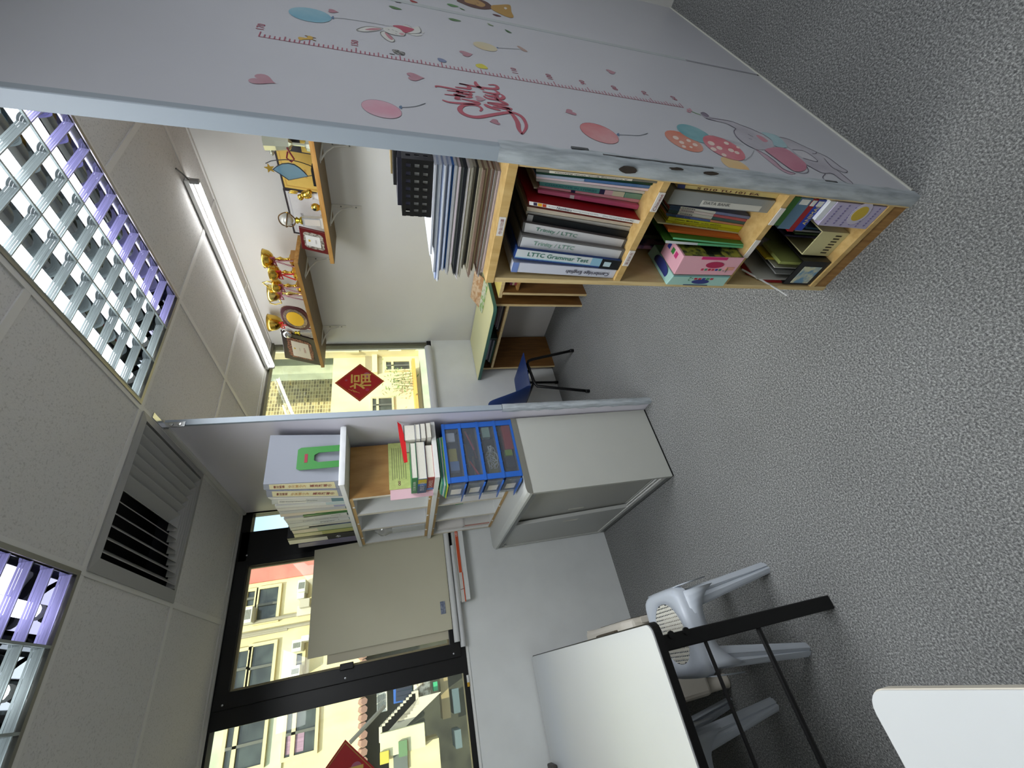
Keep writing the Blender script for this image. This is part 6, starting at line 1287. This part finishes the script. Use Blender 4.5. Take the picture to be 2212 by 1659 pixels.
# ================================================================ OUTSIDE
YB = 9.0
def fr(zf, a, b, y=YB):
    p, q = ony(zf(*a), y), ony(zf(*b), y); return min(p.x, q.x), max(p.x, q.x), min(p.z, q.z), max(p.z, q.z)
zW = zoom(440, 1060, 2.769); zT = zoom(440, 1360, 5.53); zQ = zoom(760, 1360, 5.267); zV = zoom(540, 720, 5.267)
gd = G().box(-14, 16, 2.8, 24, -6.4, -6.2).build('ground', mat('street', (120, 116, 106), .9, var=.2, vscale=3), org=(0, 9, -6.2)); struct(gd)
m_cream = mat('cream_render', (226, 214, 168), .9, rgb2=(206, 192, 146), vscale=2.2, stretch=(1, 1, .4), detail=8, sharp=(.3, .62)); m_pale = mat('pale_green_render', (190, 198, 172), .9, rgb2=(168, 176, 152), vscale=3, detail=8, sharp=(.3, .6))
m_dglass = mat('far_glass', (66, 74, 70), .15, rgb2=(40, 44, 42), vscale=4); m_ac = cm((214, 214, 200), .5)
B1 = thing('apartment_building', 'weathered cream apartment building across the street beyond the left windows', 'building', (-3, YB+1.5, -6.2))
xe = ony((575, 1166), YB).x
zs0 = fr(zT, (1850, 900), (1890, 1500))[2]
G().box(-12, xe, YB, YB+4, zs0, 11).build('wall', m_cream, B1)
G().box(-12, xe, YB+.6, YB+4, -6.2, zs0).build('lower_wall', mat('eave_shaded_wall', (70, 72, 60), .9, rgb2=(44, 46, 40), vscale=2.5, detail=8), B1)  # shade under the eave is put into this dark colour
x0, x1, z0, z1 = fr(zW, (262, 380), (662, 500)); G().box(x0, xe+.02, YB-.06, YB, z0, 9).build('pink_band', mat('pink_render', (214, 134, 118), .9, rgb2=(196, 116, 104), vscale=3), B1)
x0, x1, z0, z1 = fr(zT, (230, 1110), (720, 1655)); G().box(x0-2, x1+.1, YB-.03, YB, z0-.25, z1+.5).build('green_panel', m_pale, B1)
def win(zf, a, b, par, y=YB, bars=(.35,), frame=(206, 196, 150), d=.06, curtain=None):
    x0, x1, z0, z1 = fr(zf, a, b, y-d)
    o = G().frame([(x0, y-d, z0), (x1, y-d, z0), (x1, y-d, z1), (x0, y-d, z1)], [(x0+.05, y-d, z0+.05), (x1-.05, y-d, z0+.05), (x1-.05, y-d, z1-.05), (x0+.05, y-d, z1-.05)], (0, d-.003, 0)).build('window', cm(frame, .6), par)
    G().box(x0+.05, x1-.05, y-.02, y-.012, z0+.05, z1-.05).build('pane', m_dglass, o)
    for k in bars: G().box(x0+.05, x1-.05, y-d, y-.02, z1-(z1-z0)*k-.03, z1-(z1-z0)*k+.03).build('transom', cm(frame, .6), o)
    G().box((x0+x1)/2-.02, (x0+x1)/2+.02, y-d, y-.02, z0+.05, z1-.05).build('mullion', cm((90, 92, 84), .6), o)
    if curtain: G().box(x0+.08, (x0+x1)/2, y-.03, y-.021, z0+(z1-z0)*.4, z1-.06).build('curtain', mat('curtain', (170, 140, 160), .8, var=.3, vscale=6, stretch=(8, 1, .2)), o)
    return o
def ac(zf, a, b, y=YB):
    x0, x1, z0, z1 = fr(zf, a, b, y-.3)
    o = G().box(x0, x1, y-.3, y, z0, z1).build('air_conditioner', m_ac, B1, bevel=.01)
    for k in range(6): z = z0+(z1-z0)*(.16+.13*k); G().box(x0+.05, x1-.05, y-.308, y-.3, z, z+(z1-z0)*.06).build('grille_slot', cm((110, 112, 104)), o)
win(zW, (320, 575), (445, 780), B1, bars=()); win(zW, (250, 590), (312, 700), B1, bars=()); win(zW, (272, 920), (412, 1190), B1, bars=()); win(zW, (185, 950), (262, 1190), B1, bars=()); win(zW, (540, 960), (600, 1090), B1, bars=())
ac(zW, (565, 535), (606, 600)); ac(zW, (230, 700), (282, 785)); ac(zW, (520, 1050), (572, 1112)); ac(zW, (530, 895), (582, 955))
win(zT, (255, 1120), (715, 1650), B1, y=YB-.03, bars=(.28,)); win(zT, (965, 965), (1355, 1480), B1, bars=(.3,), curtain=1)
for a, b in (((205, 865), (625, 800)), ((330, 785), (345, 930)), ((215, 795), (640, 735))):
    p, q = ony(zW(*a), YB-.08), ony(zW(*b), YB-.08); xm_ = (p.x+q.x)/2; G().tube([(xm_, YB-.08, min(p.z, q.z)-.4), (xm_, YB-.08, max(p.z, q.z)+.6)], .03, 8).build('drain_pipe', cm((150, 144, 124), .6), B1)
x0, x1, z0, z1 = fr(zT, (1850, 820), (1888, 1500)); 
for k in range(60): 
    x = x1+.6-.11*k; G().tube([(x, YB-.28, z0-.06), (x, YB+.1, z0+.04)], .055, 6).build('roof_tile', mat('roof_tile', (150, 118, 104), .8), B1)
for (a, b, c2, d_) in (((560, 610), (600, 640), (206, 206, 196), .2), ((575, 650), (630, 690), (176, 170, 150), .3), ((560, 690), (640, 735), (196, 190, 170), .15), ((585, 870), (640, 890), (230, 228, 220), .3)):
    x0, x1, z0, z1 = fr(zW, a, b, YB-d_); G().box(x0, x1, YB-d_, YB, z0, z1).build('balcony_box', cm(c2), B1)
# the yard below: air conditioner, blue awning, outdoor stairs, parapets
def sbox(name, a, b, y, d, c2, lab, cat, th=0):
    x0, x1, z0, z1 = fr(zQ, a, b, y)
    if th: z0, z1 = (z0+z1)/2-th, (z0+z1)/2+th
    return tag(G().box(x0, x1, y, y+d, z0, z1).build(name, c2 if not isinstance(c2, tuple) else cm(c2)), lab, cat)
ac(zQ, (280, 712), (405, 925), YB+.3)
t = thing('blue_awning', 'striped blue awning in the yard outside the left pane', 'awning', tuple(ony(zQ(580, 730), YB-.5)))
for a, b, c2 in (((470, 640), (560, 825), (40, 92, 170)), ((560, 640), (690, 750), (70, 170, 190)), ((560, 750), (690, 825), (40, 80, 140))):
    x0, x1, z0, z1 = fr(zQ, a, b, YB-.5); G().box(x0, x1, YB-.5, YB-.35, z0, z1).build('panel', cm(c2, .5), t)
for k in range(3): x0, x1, z0, z1 = fr(zQ, (500, 660+55*k), (680, 668+55*k), YB-.52); G().box(x0, x1, YB-.53, YB-.5, z0, z1).build('pole', cm((30, 40, 60)), t)
t = thing('outdoor_stairs', 'white outdoor staircase climbing the yard wall beyond the left pane', 'stairs', tuple(ony(zQ(540, 950), YB-1.2)))
a, b = ony(zQ(390, 1180), YB-1.2), ony(zQ(760, 770), YB-1.2)
G().prism([a, b, b+Vector((0, 0, -.35)), a+Vector((0, 0, -.25))], (0, .12, 0)).build('stringer', cm((206, 200, 180)), t)
for k in range(12):
    p = a.lerp(b, k/11); G().box(p.x-.09, p.x+.09, YB-1.2, YB-.4, p.z, p.z+.1).build('step', cm((200, 194, 172)), t)
G().tube([a+Vector((0, 0, .5)), b+Vector((0, 0, .5))], .03, 6).build('hand_rail', cm((90, 90, 84)), t)
sbox('parapet_wall', (320, 1190), (840, 1330), YB-1.4, .2, mat('parapet', (222, 218, 176), .8, var=.1, vscale=4), 'pale yellow parapet wall below the outdoor stairs', 'wall')
sbox('rail_beam', (180, 1440), (560, 1475), YB-1.45, .1, (196, 180, 70), 'yellow rail along the parapet outside the left pane', 'rail', .06)
sbox('green_pipe', (320, 1335), (840, 1372), YB-1.45, .1, (96, 130, 90), 'green pipe running below the parapet', 'pipe', .06)
sbox('annex_house', (420, 1390), (1020, 1640), YB-1.3, .8, m_cream, 'small cream annex house in the yard below the parapet', 'house')
sbox('annex_window', (470, 1420), (640, 1590), YB-1.34, .04, (96, 104, 100), 'grey window sheet on the small annex house', 'window')
sbox('yard_shed', (1140, 680), (1240, 940), YB-1.0, .6, (86, 104, 110), 'grey-blue shed at the bottom of the yard', 'shed'); sbox('yard_shed', (1170, 1150), (1260, 1340), YB-1.2, .6, (96, 112, 116), 'grey-blue tank beside the annex house', 'tank'); sbox('yard_floor', (1000, 560), (1130, 1000), YB-.9, .5, (150, 136, 100), 'tan low wall in the yard', 'wall'); sbox('green_chute', (925, 600), (980, 690), YB-1.0, .3, (60, 170, 120), 'bright green chute in the yard', 'chute')
sbox('laundry_rack', (700, 610), (900, 740), YB-.9, .2, mat('laundry', (226, 222, 206), .8, rgb2=(120, 110, 90), vscale=14, sharp=(.4, .6)), 'laundry hanging at the head of the outdoor stairs', 'laundry')
# right: buildings seen through the corner window
B2 = thing('corner_building', 'cream building with shuttered windows beyond the corner window', 'building', (6, YB, -6.2))
x0, x1, z0, z1 = fr(zV, (940, 110), (2060, 960)); xl2 = x0-.6
G().box(xl2, 16, YB, YB+4, -6.2, fr(zV, (935, 560), (1000, 700))[3]).build('wall', m_cream, B2)
x0, x1, z0, z1 = fr(zV, (860, 100), (1310, 242)); G().box(x0-.1, 16, YB-.25, YB, z0-3, 9).build('wing', m_cream, B2)
def w2_(a, b, **k): return win(zV, a, b, B2, **k)
w2_((1095, 108), (1240, 212), y=YB-.25, bars=()); w2_((1715, 105), (1870, 182), y=YB-.25, bars=()); w2_((1455, 112), (1560, 186), y=YB-.25, bars=()); w2_((1525, 305), (1840, 420), bars=(.3,)); w2_((1370, 722), (1642, 900), bars=(.3,))
x0, x1, z0, z1 = fr(zV, (1840, 285), (1925, 890), YB-.5); G().box(x0-.6, x1, YB-.5, YB, z0, z1).build('orange_ledge', mat('ochre_render', (224, 170, 84), .8, var=.1, vscale=3), B2)
x0, x1, z0, z1 = fr(zV, (1930, 215), (2070, 890), YB-.6); G().box(x0-.6, x1+1, YB-.6, YB-.05, z0-.5, z1).build('ledge_base', m_pale, B2)
x0, x1, z0, z1 = fr(zV, (1310, 240), (1385, 420), YB-.05); G().box(x0, x1, YB-.05, YB, z0, z1).build('stain_panel', cm((150, 140, 110), .9), B2)
x0, x1, z0, z1 = fr(zV, (1385, 110), (1450, 440), YB-.12); G().box(x0, x1, YB-.12, YB, z0, z1).build('ledge', cm((214, 206, 164), .9), B2)
B3 = thing('green_block', 'plain pale green windowless block high beyond the corner window', 'building', (7, YB-1, -6.2))
x0, x1, z0, z1 = fr(zV, (230, 100), (1310, 436), YB+.6)
G().box(x0, x1+4, YB+.6, YB+.9, z0, z1+4).build('wall', m_pale, B3)
def lattice():
    m = bpy.data.materials.new('tower_windows'); m.use_nodes = True; n = m.node_tree.nodes; l = m.node_tree.links; b = n['Principled BSDF']; b.inputs['Roughness'].default_value = .9
    tc = n.new('ShaderNodeTexCoord'); mp = n.new('ShaderNodeMapping'); mp.inputs['Rotation'].default_value = (math.radians(90), 0, 0); l.new(tc.outputs['Object'], mp.inputs[0])
    br = n.new('ShaderNodeTexBrick'); br.inputs['Scale'].default_value = 2.2; br.offset = 0; br.inputs['Mortar Size'].default_value = .022; br.inputs['Brick Width'].default_value = .34; br.inputs['Row Height'].default_value = .2; br.inputs['Bias'].default_value = 0
    br.inputs['Color1'].default_value = lin((196, 180, 130)); br.inputs['Color2'].default_value = lin((110, 100, 74)); br.inputs['Mortar'].default_value = lin((226, 214, 166)); l.new(mp.outputs[0], br.inputs[0]); l.new(br.outputs[0], b.inputs['Base Color'])
    return m
B4 = thing('distant_tower', 'distant tower block of many small windows beyond the corner window', 'building', (6, 14, -6.2))
x0, x1, z0, z1 = fr(zV, (130, 436), (945, 975), 13)
G().box(x0-1, x1+.5, 13, 15, -6, z1+4).build('wall', lattice(), B4)
x0, x1, z0, z1 = fr(zV, (350, 820), (420, 960), 10.5); tag(G().prism([ony(zV(360, 815), 10.5), ony(zV(385, 815), 10.5), ony(zV(440, 960), 10.5), ony(zV(410, 960), 10.5)], (0, .05, 0)).build('sign_post', cm((222, 216, 196))), 'slanting white pole in front of the distant tower', 'pole')
# potted greenery on the orange ledge
t = thing('ledge_plant', 'leafy plant growing on the ledge beyond the corner window', 'plant', tuple(ony(zV(1680, 540), YB-.4)))
g = G(); c = ony(zV(1690, 540), YB-.4)
for k in range(140):
    p = c+Vector((random.gauss(0, .28), random.uniform(-.15, .15), random.gauss(0, .2))); d = Vector((random.uniform(-1, 1), random.uniform(-.4, .4), random.uniform(-.2, 1))).normalized()*random.uniform(.06, .13); s = d.orthogonal().normalized()*.02
    g.add([p, p+d*.5+s, p+d, p+d*.5-s], [(0, 1, 2, 3)])
o = g.build('foliage', cm((110, 130, 70), .7), t, recalc=False); o['kind'] = 'stuff'
for k in range(7): G().tube([c+Vector((.09*k-.3, 0, -.45)), c+Vector((.07*k-.24+.05*math.sin(k), 0, .1))], .008, 5).build('stem', cm((96, 104, 60)), t)
